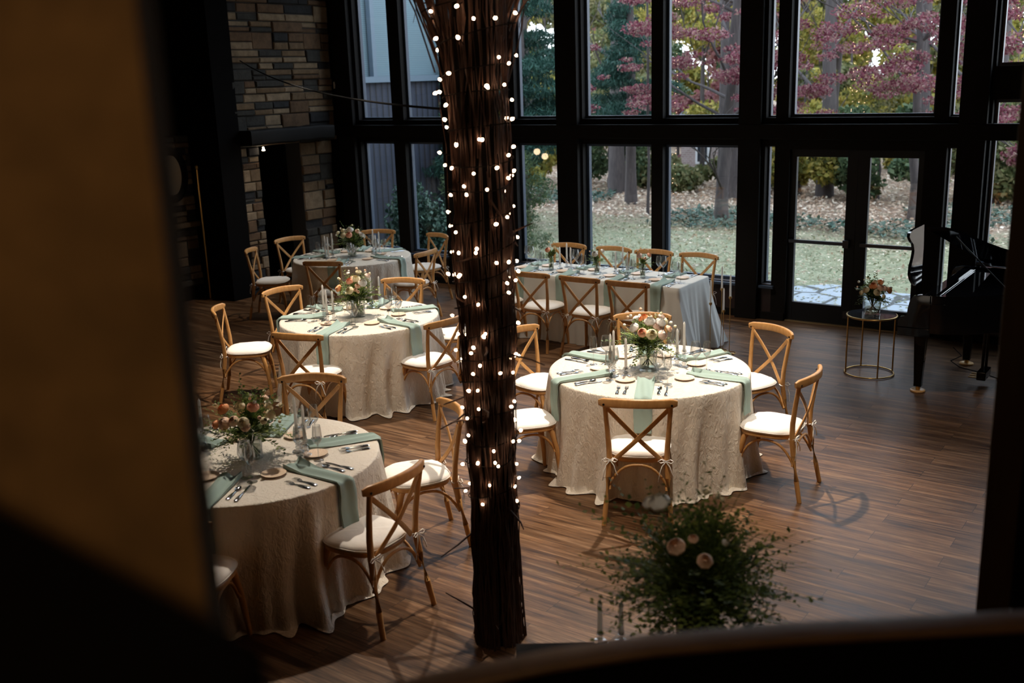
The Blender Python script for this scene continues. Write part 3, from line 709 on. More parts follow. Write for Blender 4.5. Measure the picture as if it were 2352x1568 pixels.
def glass_proto(name, h, rb, rt_, base, stem, bw):
    t = empty(name); tag(t, 'glass', 'wine glass' if 'wine' in name else 'glass')
    MB().lathe([(0, .0), (base, .0), (base, .0015), (base*.6, .004), (.006, .008), (.0038, .02), (.0035, stem-.01), (.006, stem), (0, stem+.004)], 24).build('stem_and_foot', GLASSWARE, t, 60)
    hb = h-stem; o = []
    for k in range(11):
        u = k/10
        r = rb*math.sin(min(1, u/bw)*PI/2) if u < bw else rb+(rt_-rb)*((u-bw)/(1-bw))**1.3
        o.append((max(r, .001), stem+hb*u**(1.0)))
    inn = [(max(r-.0012, .0005), z+.001) for r, z in reversed(o)]
    MB().lathe(o+[(rt_-.0006, h+.0012)]+inn[1:], 28).build('bowl', GLASSWARE, t, 60)
    return Proto(t)
def tumbler(): pass
def holder_proto(h, label='x'):
    t = empty('candle_holder'); tag(t, 'holder', 'candle holder')
    pr = [(0, 0), (.036, 0), (.038, .003), (.034, .009), (.016, .014), (.011, .022)]
    k = 0; z = .022
    while z < h-.035:
        pr += [(.016 if k % 2 else .020, z+.009), (.010, z+.018)]; z += .018; k += 1
    pr += [(.012, h-.022), (.019, h-.016), (.017, h), (.012, h), (.0115, h-.016), (0, h-.016)]
    MB().lathe(pr, 16).build('holder_body', CRYSTAL, t, 30)
    return Proto(t)
def candle_proto(h, name='taper_candle', r=.0105):
    t = empty(name); tag(t, 'candle', 'candle')
    MB().lathe([(0, 0), (r*.96, 0), (r, .01), (r*.86, h-.02), (r*.8, h-.012), (r*.35, h-.001), (0, h)], 16).build('wax', CANDLE, t, 50)
    MB().tube([(0, 0, h-.003), (.0008, 0, h+.008)], .0009, 5).build('wick', WICK, t)
    return Proto(t)
PL, FK, SP, KN = plate_proto(), fork_proto(), spoon_proto(), knife_proto()
WG = glass_proto('wine_glass', .228, .042, .031, .036, .098, .42); FL = glass_proto('champagne_glass', .222, .030, .0235, .031, .095, .38)

def napkin(e0, over, droplen, name_lbl, loc, rz, width=.125, seed=0, edge=.02, flare=0, lift=0):
    """folded napkin: runs outward along local +Y from e0 to the table edge (over), then hangs down"""
    rn = random.Random(seed); m = MB(); w2 = width/2; P = []
    ph = rn.uniform(0, 6); pts = []
    for k in range(9): pts.append((e0+(over-.012-e0)*k/8, CZ+.004, 0))
    pts += [(over+.004, CZ+.001, .3), (over+.014, CZ-.010, .7), (over+.017, CZ-.03, 1)]
    for k in range(1, 8): pts.append((over+.018+flare*k/7+.004*math.sin(k+ph), CZ-.03-(droplen-.03)*k/7, 1))
    for layer in (0, 1):
        Pl = []
        for k, (y, z, d) in enumerate(pts):
            row = []
            for j in range(13):
                u = -1+2*j/12; x = u*w2*(1-.10*(k > 14)*.3+.05*math.sin(k*.5+ph)*(1 if k > 8 else .3)); th = .010+.006*math.sin(u*4+ph+k*.2)
                curl = max(0, 1-k/3.0)*(.022+.012*math.sin(ph))*abs(u)**1.5*(1 if k < 3 else 0)
                rip = .004*math.sin(u*5+k*.35+ph)
                hh = (th+rip+curl) if layer == 0 else .0015
                if d < .5: row.append((x, y, z+hh))
                else: row.append((x, y+hh*(1 if layer == 0 else 0), z+(.006 if d < .9 and layer == 0 else 0)))
            Pl.append(row)
        P.append(Pl)
    n_, m_ = len(pts), 13; base = 0
    m.grid(P[0]); m.grid(P[1])
    # stitch the two layers along the border
    loop = [(i, 0) for i in range(n_)]+[(n_-1, j) for j in range(1, m_)]+[(i, m_-1) for i in range(n_-2, -1, -1)]+[(0, j) for j in range(m_-2, 0, -1)]
    for a, b in zip(loop, loop[1:]+loop[:1]): m.f.append((a[0]*m_+a[1], b[0]*m_+b[1], n_*m_+b[0]*m_+b[1], n_*m_+a[0]*m_+a[1])); m.m.append(0)
    o = m.build('napkin', NAP, None, 60); o.location = loc; o.rotation_euler = (0, 0, rz); return o

def setting(c, a, edge, place, T, seed, long=False, rot0=None):
    """one place; u = distance from table centre line along the seat direction, v = to the diner's right"""
    rn = random.Random(seed)
    u_ = Vector((math.cos(a), math.sin(a), 0)); v_ = Vector((-math.sin(a), math.cos(a), 0)); C = Vector((c[0], c[1], 0))
    def at(u, v): p = C+u_*u+v_*v; return (p.x+rn.uniform(-.006, .006), p.y+rn.uniform(-.006, .006), CZ+.0005)
    rz = a+PI/2   # local +Y points to the table centre (implements lie heads inward)
    g = lambda k: '%s on %s' % (k, 'the ' + T)
    w_ = 'at the %s of the %s' % (place, T)
    e = edge-.762
    PL.place(at(.345+e, -.150), rn.uniform(0, 6), 'small peach plate ' + w_, g('peach plates'))
    FK.place(at(.58+e, -.185), rz+rn.uniform(-.06, .06), 'outer silver fork ' + w_, g('forks'))
    FK.place(at(.58+e, -.135), rz+rn.uniform(-.06, .06), 'inner silver fork ' + w_, g('forks'))
    SP.place(at(.575+e, .108), rz+rn.uniform(-.05, .05), 'silver spoon ' + w_, g('spoons'))
    KN.place(at(.575+e, .155), rz+rn.uniform(-.05, .05), 'silver knife ' + w_, g('knives'))
    WG.place(at(.335+e, .085), 0, 'wide clear wine glass ' + w_, g('wine glasses'))
    FL.place(at(.405+e, .150), 0, 'narrow clear champagne glass ' + w_, g('champagne glasses'))
    tw_ = rn.uniform(-.10, .10)
    nk = napkin(.33+e, edge, rn.uniform(.24, .30), '', (C.x, C.y, 0), a-PI/2, seed=seed)
    tag(nk, 'folded sage green napkin ' + w_, 'napkin', g('sage napkins'))

k = 0
for T in ('T4', 'T2', 'T3', 'T1'):
    for i, (nm, a, r) in enumerate(SEATS[T]):
        k += 1; aa = a+{('T4', 0): 1, ('T4', 5): 6, ('T4', 1): 0}.get((T, i), 0)
        setting(TC[T], R(aa), .765, nm, TN[T], k)
HX, HY = (lx1-lx0)/2, (ly1-ly0)/2
for i in range(4):
    k += 1; setting((LX[i]+.02, LC[1]+.765-HY-.38+.0), -PI/2, .765, LNM[i]+' camera-side seat', 'long table', k) if False else None
def lsetting(x, side, nm, seed):
    # side -1: camera side, +1: window side; centre chosen so that the drape falls at the table edge
    a = side*PI/2; ye = LC[1]+side*(HY+.004); c = (x, ye-side*.765)
    rn = random.Random(seed); u_ = Vector((0, side, 0)); v_ = Vector((-side, 0, 0)); C = Vector((c[0], c[1], 0))
    def at(u, v): p = C+u_*u+v_*v; return (p.x+rn.uniform(-.005, .005), p.y+rn.uniform(-.005, .005), CZ+.0005)
    rz = a+PI/2; w_ = 'at the %s seat of the long table' % nm; g = lambda s: s+' on the long table'
    PL.place(at(.50, -.155), rn.uniform(0, 6), 'small peach plate ' + w_, g('peach plates'))
    FK.place(at(.655, -.205), rz+rn.uniform(-.05, .05), 'outer silver fork ' + w_, g('forks'))
    FK.place(at(.655, -.165), rz+rn.uniform(-.05, .05), 'inner silver fork ' + w_, g('forks'))
    SP.place(at(.655, .095), rz+rn.uniform(-.05, .05), 'silver spoon ' + w_, g('spoons'))
    KN.place(at(.65, .130), rz+rn.uniform(-.05, .05), 'silver knife ' + w_, g('knives'))
    WG.place(at(.50, .085), 0, 'wide clear wine glass ' + w_, g('wine glasses'))
    FL.place(at(.54, .165), 0, 'narrow clear champagne glass ' + w_, g('champagne glasses'))
    nk = napkin(.46, .765, rn.uniform(.26, .30), '', (C.x, C.y, 0), a-PI/2, seed=seed); tag(nk, 'folded sage green napkin ' + w_, 'napkin', g('sage napkins'))
for i in range(4):
    lsetting(LX[i]+.10, -1, LNM[i]+' camera-side', 60+i); lsetting(LXB[i]+.06, 1, LNM[i]+' window-side', 70+i)

# candles in crystal holders: (x, y, holder height, candle height)
HOLD = {h: holder_proto(h) for h in (.075, .105, .135)}
CAND = {h: candle_proto(h) for h in (.20, .235)}
SET = [('right round table', 'left of the bouquet', [(-3.685, 6.385, .135, .235), (-3.605, 6.425, .075, .235), (-3.78, 6.50, .105, .20)]),
       ('right round table', 'right of the bouquet', [(-3.41, 6.88, .105, .20), (-3.345, 6.865, .135, .235)]),
       ('middle round table', 'left of the bouquet', [(-7.0, 6.66, .135, .235), (-6.90, 6.60, .105, .235), (-6.94, 6.72, .105, .20)]),
       ('middle round table', 'right of the bouquet', [(-6.99, 7.30, .105, .235), (-6.93, 7.36, .135, .20)]),
       ('far round table', 'left of the bouquet', [(-9.62, 9.26, .075, .235), (-9.52, 9.21, .075, .235), (-9.56, 9.33, .105, .235)]),
       ('far round table', 'right of the bouquet', [(-9.28, 9.80, .105, .235), (-9.23, 9.86, .105, .20), (-9.20, 9.76, .075, .20)]),
       ('near left round table', 'right of the bouquet', [(-4.56, 4.03, .135, .235), (-4.47, 4.01, .105, .235)]),
       ('near left round table', 'left of the bouquet', [(-5.13, 3.77, .105, .235), (-5.18, 3.70, .075, .20)]),
       ('long table', 'between the two left bud vases', [(-6.45, 9.94, .075, .20), (-6.43, 10.06, .105, .20), (-6.32, 9.97, .075, .20)]),
       ('long table', 'between the two right bud vases', [(-5.69, 9.92, .075, .20), (-5.67, 10.05, .105, .20), (-5.55, 9.94, .075, .20)])]
ORD = {2: ['left', 'right'], 3: ['left', 'middle', 'right']}
for T, wh, L in SET:
    order = sorted(range(len(L)), key=lambda i: L[i][0]*.815+L[i][1]*.578)
    for q, i in enumerate(order):
        x, y, hh, hc = L[i]; o_ = ORD[len(L)][q]
        HOLD[hh].place((x, y, CZ+.0005), 0, 'glass candle holder, %s one %s on the %s' % (o_, wh, T), 'glass candle holders on the %s' % T)
        CAND[hc].place((x, y, CZ+.0005+hh-.0155), 0, 'ivory taper candle, %s one %s on the %s' % (o_, wh, T), 'taper candles on the %s' % T)

# ------------------------------------------------------------------ flowers
def bloom_mesh(name, mt, r, layers=5, openness=1.0, seed=0):
    rn = random.Random(seed); m = MB()
    m.lathe([(0, -.35*r), (.35*r, -.25*r), (.42*r, 0), (.22*r, .32*r), (0, .38*r)], 10)
    for L in range(layers):
        f = (L+1)/layers; n = 3+L; rad = r*(.30+.70*f*openness); hgt = r*(1.05-.35*f*openness)
        for k in range(n):
            a0 = 2*PI*k/n+L*.7+rn.uniform(-.15, .15); wd = 2*PI/n*1.35; P = []
            for i in range(5):
                u = i/4; row = []
                for j in range(6):
                    v = -1+2*j/5; a = a0+v*wd/2*(1-.25*u*u)
                    rr_ = rad*math.sin(PI*(.10+(.66-.06*L/layers)*u))*(1+.05*v*v); z = -.45*r+(hgt+.42*r)*(u**1.15)-.14*r*v*v*u+rn.uniform(-.015, .015)*r
                    if L >= layers-1: z -= .10*r*u**3*f
                    row.append((rr_*math.cos(a), rr_*math.sin(a), z))
                P.append(row)
            m.grid(P)
    return m.mesh(name, mt, 50)
BM = {c: bloom_mesh('rose_bloom', BLOOMS[c], .034, 5, 1, i) for i, c in enumerate(BLOOMS)}
BUD = {c: bloom_mesh('flower_bud', BLOOMS[c], .016, 3, .55, i+20) for i, c in enumerate(BLOOMS)}
def sprig(m, p, d, L, n, ls, rn, droop=.3, thin=.35, mi=1):
    p = Vector(p); d = Vector(d).normalized(); pts = [p]
    for k in range(6):
        d = (d+Vector((0, 0, -droop/6))+Vector((rn.uniform(-.07, .07), rn.uniform(-.07, .07), 0))).normalized(); pts.append(pts[-1]+d*L/6)
    m.tube(pts, [.0018*(1-.12*k) for k in range(7)], 4, mi=0)
    for k in range(n):
        u = (k+1)/n*5.99; i = int(u); q = pts[i].lerp(pts[i+1], u-i); t = (pts[i+1]-pts[i]).normalized()
        sd = t.cross(Vector((rn.uniform(-.4, .4), rn.uniform(-.4, .4), 1))).normalized()*(1 if k % 2 else -1)
        ld = (sd+t*rn.uniform(.4, .9)+Vector((0, 0, rn.uniform(-.2, .4)))).normalized(); l = ls*rn.uniform(.7, 1.15)*(1-.4*k/n); nn = ld.cross(t).normalized(); w_ = ld.cross(nn).normalized()*l*thin
        mid = q+ld*l*.5+nn*l*.08
        m.add([q, mid+w_, q+ld*l, mid-w_], [(0, 1, 2, 3)], mi)
def bouquet(loc, rx, rz_, h0, seed, plan, label, nspr=115, zdisc=.03, stems=True, vase_r=.055, cat='flowers', nb=10, long_sprays=6, facing=-54, bs=1.0, group=None):
    """loc: vase mouth centre; rx: half width; plan: list of (colour, azimuth, elevation, radius factor)"""
    rn = random.Random(seed); t = empty('flower_arrangement', loc); tag(t, label, cat, group)
    m = MB(); cz = h0*.45
    for k in range(nspr):
        a = rn.uniform(0, 2*PI); el = rn.uniform(-.35, 1.45); d = Vector((math.cos(a)*math.cos(el), math.sin(a)*math.cos(el), math.sin(el)))
        L = (rx*rn.uniform(.6, 1.02) if k >= long_sprays else rx*rn.uniform(1.1, 1.55))
        sprig(m, d*rx*.15+Vector((0, 0, cz*.3)), Vector((d.x, d.y, d.z*.8+.25)), L, rn.choice([12, 16, 20]), rn.choice([.024, .034, .044])*bs, rn, rn.uniform(.2, .9), rn.choice([.14, .28, .4]))
    fo = m.build('greenery', [STEM, GREENS], t, 60); fo['kind'] = 'stuff'
    if stems:
        m = MB()
        for k in range(16):
            a = rn.uniform(0, 2*PI); b = a+PI+rn.uniform(-.6, .6); r1 = vase_r*.6*rn.random(); r2 = vase_r*.75
            m.tube([(r2*math.cos(b), r2*math.sin(b), -stems), (0.3*r1*math.cos(a), .3*r1*math.sin(a), -stems*.4), (r1*math.cos(a), r1*math.sin(a), .01), (r1*1.6*math.cos(a), r1*1.6*math.sin(a), cz)], .0028, 5)
        m.build('stems', STEM, t, 60)['kind'] = 'stuff'
    for (c, az, el, rf, sc) in plan:
        A = R(facing+az); E_ = R(el); rr_ = rx*.80*rf
        d = Vector((math.cos(A)*math.cos(E_), math.sin(A)*math.cos(E_), math.sin(E_)))
        b = mk('rose_bloom', BM[c], t); b.location = Vector((d.x*rr_, d.y*rr_, cz+d.z*h0*.62*rf)); b.rotation_euler = (d+Vector((0, 0, .35))).to_track_quat('Z', 'Y').to_euler(); s_ = sc*rn.uniform(.92, 1.08)*bs; b.scale = (s_, s_, s_)
    for k in range(nb):
        A = rn.uniform(0, 2*PI); E_ = rn.uniform(.0, 1.3); d = Vector((math.cos(A)*math.cos(E_), math.sin(A)*math.cos(E_), math.sin(E_))); rr_ = rx*rn.uniform(.85, 1.05)
        b = mk('flower_bud', BUD[rn.choice(['cream', 'white', 'peach', 'cream'])], t); b.location = Vector((d.x*rr_, d.y*rr_, cz+d.z*h0*.75)); b.rotation_euler = d.to_track_quat('Z', 'Y').to_euler(); s_ = rn.uniform(.7, 1.2)*bs; b.scale = (s_, s_, s_)
    return t
def vase(loc, h, rb, rt_, label, tint=VASE):
    t = empty('glass_vase', loc); tag(t, label, 'vase')
    MB().lathe([(0, .0), (rb, .0), (rb, .004), (rb*.97, .02), (rb*.95+.0*(rt_), h*.4), (rt_, h), (rt_-.003, h), (rb*.93, h*.4), (rb*.92, .02), (0, .016)], 28).build('vase_body', tint, t, 60)
    MB().lathe([(0, .017), (rb*.90, .017), (rb*.91, h*.55), (0, h*.55)], 24).build('water', thin_glass('water', (.84, .86, .80), 1.2, 0), t, 60)
    return t
def vasebq(x, y, z, h, rb, rt_, rx, h0, seed, plan, T, **kw):
    vase((x, y, z), h, rb, rt_, 'clear glass vase of stems %s' % T); return bouquet((x, y, z+h), rx, 0, h0, seed, plan, kw.pop('lab'), stems=h-.03, vase_r=rb, **kw)
PLAN4 = [('coral', -22, 20, 1.0, 1.15), ('cream', 0, 16, 1.05, 1.25), ('blush', 30, 12, 1.0, 1.15), ('white', -2, 50, 1.0, 1.3), ('white', 38, 44, 1.0, 1.25), ('blush', 18, 38, .95, .9), ('white', -50, 30, 1.0, 1.1),
         ('orange', -25, 62, 1.05, .8), ('orange', -38, 55, 1.05, .6), ('peach', 62, 22, 1.0, .85), ('blush', 28, 30, .9, .75), ('peach', 170, 30, 1, 1), ('cream', 120, 30, 1, 1), ('white', 210, 35, 1, 1), ('blush', 90, 55, 1, .8)]
PLAN2 = [('coral', -18, 40, 1, 1.1), ('cream', 8, 48, 1, 1.2), ('white', 30, 32, 1, 1.25), ('cream', -14, 10, 1, 1.2), ('orange', -62, 12, 1.05, 1.1), ('peach', 12, 24, 1, .9), ('peach', 4, 12, 1, .6), ('peach', 12, 5, 1, .5),
         ('blush', 70, 50, 1.1, .9), ('white', -62, 66, 1.1, .6), ('cream', 40, 74, 1.1, .9), ('white', 150, 30, 1, 1), ('coral', 200, 30, 1, 1)]
PLAN3 = [('coral', 0, 26, 1, 1.2), ('cream', -30, 24, 1, 1.2), ('white', 5, 58, 1, 1.3), ('white', 60, 20, 1.05, 1.1), ('cream', -50, 50, 1.05, .9), ('peach', 50, 42, 1, .9), ('white', -28, 52, 1, .8), ('cream', -75, 30, 1.1, .8), ('white', 80, 10, 1, 1), ('cream', 150, 30, 1, 1)]
PLAN1 = [('orange', -52, 42, 1, 1.15), ('coral', 28, 50, 1, 1.05), ('cream', -8, 54, 1, 1.05), ('peach', -30, 14, 1, 1.2), ('peach', -12, 22, 1, .9), ('cream', 5, 18, 1, 1), ('peach', 8, 10, 1, .9), ('cream', 55, 25, 1.05, .9), ('cream', 62, 40, 1.05, .8), ('cream', 40, 16, 1, .7), ('white', 70, 48, 1.05, .7), ('orange', -55, 6, 1, .8), ('peach', 160, 30, 1, 1)]
vasebq(-3.545, 6.66, CZ+.0005, .15, .066, .074, .215, .27, 4, PLAN4, 'at the centre of the right round table', lab='full bouquet of white, cream and coral ranunculus with fern, centre of the right round table', nb=12)
vasebq(-6.85, 6.965, CZ+.0005, .14, .064, .070, .215, .27, 2, PLAN2, 'at the centre of the middle round table', lab='bouquet with coral and orange roses among cream blooms, on the middle round table', nb=14)
vasebq(-9.41, 9.53, CZ+.0005, .14, .060, .066, .21, .22, 3, PLAN3, 'at the centre of the far round table', lab='bouquet of white blooms around one orange rose, on the far round table', nb=8)
vasebq(-4.735, 3.82, CZ+.0005, .13, .064, .070, .25, .24, 1, PLAN1, 'at the centre of the near left round table', lab='dark leafy bouquet with orange and cream roses, centre of the near left round table', nb=10, nspr=130)
BV = [(-6.50, 9.83, [('coral', -30, 25, 1, 1.15), ('cream', 40, 45, 1, .8)], 'left', 'a coral rose'), (-5.90, 9.86, [('white', -20, 20, 1, 1.25), ('white', 60, 35, 1, .95)], 'middle', 'two white blooms'), (-5.32, 9.87, [('blush', -35, 30, 1, 1.15), ('coral', 60, 30, 1, .9), ('peach', 10, 15, 1, .7)], 'right', 'blush and coral blooms')]
for i, (x, y, pl, o_, ds) in enumerate(BV):
    vasebq(x, y, CZ+.0005, .125, .030, .032, .105, .17, 30+i, pl, 'small, the %s of three bud vases on the long table' % o_, lab='small posy with %s, the %s of three on the long table' % (ds, o_), nspr=22, nb=4, long_sprays=3, bs=.85, cat='flowers')

# ------------------------------------------------------------------ side table with flowers by the doors
st = empty('side_table', (-2.83, 9.93, 0)); tag(st, 'round brass wire side table with a dark mirrored top by the glass doors', 'side table')
rS = .232
m = MB(); m.tube([(rS*math.cos(a), rS*math.sin(a), .012) for a in np.linspace(0, 2*PI, 40, endpoint=False)], .008, 8, closed=True); m.build('base_ring', BRASS, st, 60)
m = MB(); m.tube([(rS*math.cos(a), rS*math.sin(a), .590) for a in np.linspace(0, 2*PI, 40, endpoint=False)], .010, 8, closed=True); m.build('top_ring', BRASS, st, 60)
for a in (-54, 36, 126, 216):
    MB().tube([(rS*math.cos(R(a)), rS*math.sin(R(a)), .012), (rS*math.cos(R(a)), rS*math.sin(R(a)), .588)], .008, 8).build('leg', BRASS, st, 60)
MB().lathe([(0, .585), (rS-.004, .585), (rS-.004, .602), (0, .602)], 48).build('table_top', SMOKED, st)
PLANS = [('orange', -22, 40, 1, 1.1), ('orange', 30, 58, 1, 1.0), ('orange', 60, 12, 1.05, 1.1), ('cream', -5, 12, 1, 1.15), ('peach', 12, 30, 1, 1), ('cream', -50, 20, 1, .9), ('cream', -10, 60, 1, .9), ('peach', 35, 25, 1, .9), ('cream', -70, 5, 1, .8), ('cream', 25, -8, 1, .6), ('peach', 160, 30, 1, 1)]
vasebq(-2.83, 9.93, .6025, .125, .078, .082, .17, .20, 14, PLANS, 'short and wide, on the brass side table', lab='bouquet of orange and yellow roses on the brass side table by the glass doors', nb=12)

# ------------------------------------------------------------------ tall floor candle stands at the end of the long table
STD = [(-4.50, 9.86, .56, .255, 'frontmost'), (-4.45, 10.03, .69, .255, 'tallest'), (-4.33, 9.98, .62, .25, 'right rear'), (-4.36, 9.88, .49, .25, 'lowest')]
for x, y, h, hc, d in STD:
    e = empty('floor_candle_stand', (x, y, 0)); tag(e, 'slim brass floor candle stand, %s of four right of the long table' % d, 'candle stand', 'brass floor candle stands')
    m = MB(); m.tube([(.07*math.cos(a)+.0, .07*math.sin(a), .004) for a in np.linspace(0, 2*PI, 28, endpoint=False)], .004, 6, closed=True); m.tube([(0, 0, .004), (.07, 0, .004)], .0035, 6); m.build('ring_foot', BRASS, e, 60)
    MB().tube([(0, 0, .003), (0, 0, h-.03)], .0042, 8).build('rod', BRASS, e, 60)
    MB().lathe([(0, h-.035), (.006, h-.035), (.008, h-.02), (.0165, h-.018), (.0165, h+.004), (.014, h+.004), (.014, h-.012), (0, h-.012)], 16).build('candle_cup', BRASS, e)
    c_ = CAND[.235].place((x, y, h-.0115), 0, 'ivory taper candle in the %s of the four brass floor stands' % d, 'tapers in the floor stands'); c_.scale = (1, 1, hc/.235)

# ------------------------------------------------------------------ grand piano, keyboard to the left, lid hinged on the window side
po = Vector((-2.36, 9.28, 0)); pn = empty('grand_piano', po); tag(pn, 'black lacquered grand piano with its lid half raised beside the glass doors', 'piano')
KW, PLN = 1.46, 1.62
def curve_side(n=18):   # bent (camera) side from the keyboard end to the tail
    pts = []
    for k in range(n+1):
        u = k/n; x = .25+(PLN-.45)*u; y = -.14+.76*(3*u*u-2*u**3) ; pts.append((x, y))
    return pts
tail = [(PLN-.20+.20*math.sin(R(a)), .62+.0+(KW-.62)/2*(1-math.cos(R(a)))) for a in range(20, 181, 20)]
body = [(.24, -.14)]+curve_side()+tail+[(.24, KW)]
m = MB(); m.prism(body, .66, .93)
m.build('piano_case', EBONY, pn, 40, .006)
# rim standing above the soundboard
rim = MB(); ring = body; cx_ = sum(p[0] for p in body)/len(body); cy_ = sum(p[1] for p in body)/len(body)
inner = [(p[0]+(cx_-p[0])*.045, p[1]+(cy_-p[1])*.055) for p in body]
n = len(body); v = [(x, y, .93) for x, y in ring]+[(x, y, 1.0) for x, y in ring]+[(x, y, 1.0) for x, y in inner]+[(x, y, .93) for x, y in inner]
f = []
for i in range(n):
    j = (i+1) % n; f += [(i, j, n+j, n+i), (n+i, n+j, 2*n+j, 2*n+i), (2*n+i, 2*n+j, 3*n+j, 3*n+i)]
rim.add(v, f); rim.build('rim', EBONY, pn, 40)
m = MB(); m.prism([(p[0]+(cx_-p[0])*.05, p[1]+(cy_-p[1])*.06) for p in body], .955, .975); m.build('closed_inner_lid', EBONY, pn, 40)
# keyboard end: keybed, cheeks with scrolled arms, keys, fallboard
MB().box(-.02, .26, -.14, KW, .62, .70).build('keybed', EBONY, pn, 0, .006)
for y in (-.14, KW-.05):
    m = MB(); sd = [(.26, .70), (-.02, .70), (-.02, .76), (.0, .79), (.035, .80), (.055, .83), (.06, .88), (.075, .95), (.10, .985), (.16, 1.0), (.26, 1.0)]
    n = len(sd); m.add([(x, y, z) for x, z in sd]+[(x, y+.05, z) for x, z in sd], [tuple(range(n)), tuple(range(2*n-1, n-1, -1))]+[(i, n+i, n+(i+1) % n, (i+1) % n) for i in range(n)]); m.build('cheek', EBONY, pn, 30, .004)
ivory = mat('ivory_keys', (.75, .73, .68), .3); m = MB()
for q in range(52): m.box(.0, .15, .0+q*.0258, .0+q*.0258+.0245, .70, .725)
m.build('white_keys', ivory, pn, 0)['kind'] = 'stuff'
m = MB()
for q in range(51):
    if q % 7 not in (1, 4): m.box(.055, .15, .0+q*.0258+.018, .0+q*.0258+.030, .722, .736)
m.build('black_keys', EBONY, pn, 0)['kind'] = 'stuff'
MB().box(.15, .18, -.09, KW-.05, .72, .90).build('fallboard', EBONY, pn, 0, .006)
MB().box(.17, .30, -.09, KW-.05, .88, .985).build('key_block', EBONY, pn, 0, .006)
# lid, hinged on the far (window) edge
hz, ang = 1.004, R(21.5)
def lidpt(x, y, t=0): d = KW-y; return (x, KW-d*math.cos(ang)-t*math.sin(ang)*0, hz+d*math.sin(ang)+t)
lidol = [(.12, -.02), (.28, -.02), (.33, .02), (.40, .14), (.46, .30), (.53, .48), (.62, .66), (.74, .84), (.86, 1.02), (.95, 1.22), (.99, KW), (.42, KW)]
n = len(lidol); m = MB(); m.add([lidpt(x, y) for x, y in lidol]+[lidpt(x, y, .022) for x, y in lidol], [tuple(range(n-1, -1, -1)), tuple(range(n, 2*n))]+[(i, (i+1) % n, n+(i+1) % n, n+i) for i in range(n)])
m.build('lid', EBONY, pn, 30)
MB().tube([(.88, .10, .985), (.36, .12, hz+(KW-.12)*math.tan(ang)*.93-.01)], .006, 8).build('lid_prop', EBONY, pn, 60)
# upright front panel at the keyboard end with a scrolled near edge
edge = [(.20, 1.0), (.06, 1.05), (.0, 1.10), (-.02, 1.15), (.02, 1.21), (.12, 1.28), (.17, 1.33), (.16, 1.39), (.09, 1.43), (.05, 1.47), (.08, 1.50), (.18, 1.515), (.56, 1.515), (.48, 1.32), (.36, 1.12), (.30, 1.0)]
n = len(edge); m = MB(); xo = .03
m.add([(xo-.14*(z-1), y, z) for y, z in edge]+[(xo+.025-.14*(z-1), y, z) for y, z in edge], [tuple(range(n)), tuple(range(2*n-1, n-1, -1))]+[(i, n+i, n+(i+1) % n, (i+1) % n) for i in range(n)])
m.build('music_desk', EBONY, pn, 25)
for (x, y) in ((.09, .28), (.27, 1.42), (PLN-.28, 1.0)):
    m = MB(); m.sweep([(x, y, .66), (x, y, .60), (x, y, .10), (x, y, .055)], rrect(.055, .055, .008), scale=[1.15, 1.0, .62, .62], up=(1, 0, 0)); lg = m.build('leg', EBONY, pn, 30)
    MB().lathe([(0, .018), (.02, .02), (.022, .05), (0, .06)], 12, (x, y, 0)).build('caster', BRASS, lg)
ly = MB(); ly.box(.52, .60, .62, .86, .08, .16); ly.build('pedal_box', EBONY, pn, 0, .006)
for y in (.66, .82): MB().tube([(.56, y, .16), (.56, y, .66)], .014, 8).build('lyre_post', EBONY, pn, 60)
for y in (.67, .74, .81): MB().box(.44, .53, y-.011, y+.011, .085, .095).build('pedal', BRASS, pn, 0, .004)
for (x, y), lb in (((.09, .28), 'front left leg'), ((.27, 1.42), 'leg near the doors'), ((PLN-.28, 1.0), 'tail leg')):
    tag(MB().lathe([(0, .0), (.062, .0), (.068, .006), (.066, .018), (.055, .020), (.045, .014), (0, .014)], 24).build('caster_cup', CUP), 'golden wooden caster cup under the %s of the piano' % lb, 'caster cup', 'caster cups under the piano').location = (po.x+x, po.y+y, .0005)
tag(MB().tube([(-2.35, 11.3, .004), (-2.2, 11.0, .004), (-2.25, 10.75, .004), (-2.12, 10.55, .004), (-1.9, 10.45, .004), (-1.7, 10.3, .004)], .004, 6).build('power_cord', WIRE), 'thin black cord on the floor behind the piano leg', 'cord')

# ------------------------------------------------------------------ console with the blurred arrangement in the right foreground
cn = empty('console_table', (-1.62, 3.22, 0)); tag(cn, 'dark wooden console table just behind the rail, hidden under the foreground flowers', 'table')
cn.rotation_euler = (0, 0, R(35))
MB().box(-.60, .60, -.30, .095, .72, .755).build('table_top', BLACKWOOD, cn, 0, .004)
for sx in (-1, 1):
    for y in (-.27, .07): MB().box(sx*.56-.025, sx*.56+.025, y-.02, y+.02, 0, .72).build('leg', BLACKWOOD, cn, 0, .003)
DV = mat('dark_ceramic_vase', (.010, .010, .010), .4)
vx, vy = -1.535, 3.288
t = empty('dark_vase', (vx, vy, .7555)); tag(t, 'dark round vase holding the blurred foreground arrangement', 'vase')
MB().lathe([(0, 0), (.075, 0), (.08, .01), (.083, .12), (.080, .20), (.074, .20), (.07, .04), (0, .03)], 28).build('vase_body', DV, t, 60)
PLANF = [('white', -58, 62, 1.55, 1.25), ('white', -72, 60, 1.5, 1.0), ('peach', -30, 42, 1.2, 1.0), ('peach', -6, 34, 1.2, .85), ('peach', -16, 50, 1.2, .55)]
bouquet((vx, vy, .955), .33, 0, .36, 41, PLANF, 'large dark leafy arrangement with white and peach blooms, blurred in the right foreground', nspr=620, nb=5, long_sprays=70, stems=.12, vase_r=.06, bs=1.0)
cu_, su_ = math.cos(R(35)), math.sin(R(35))
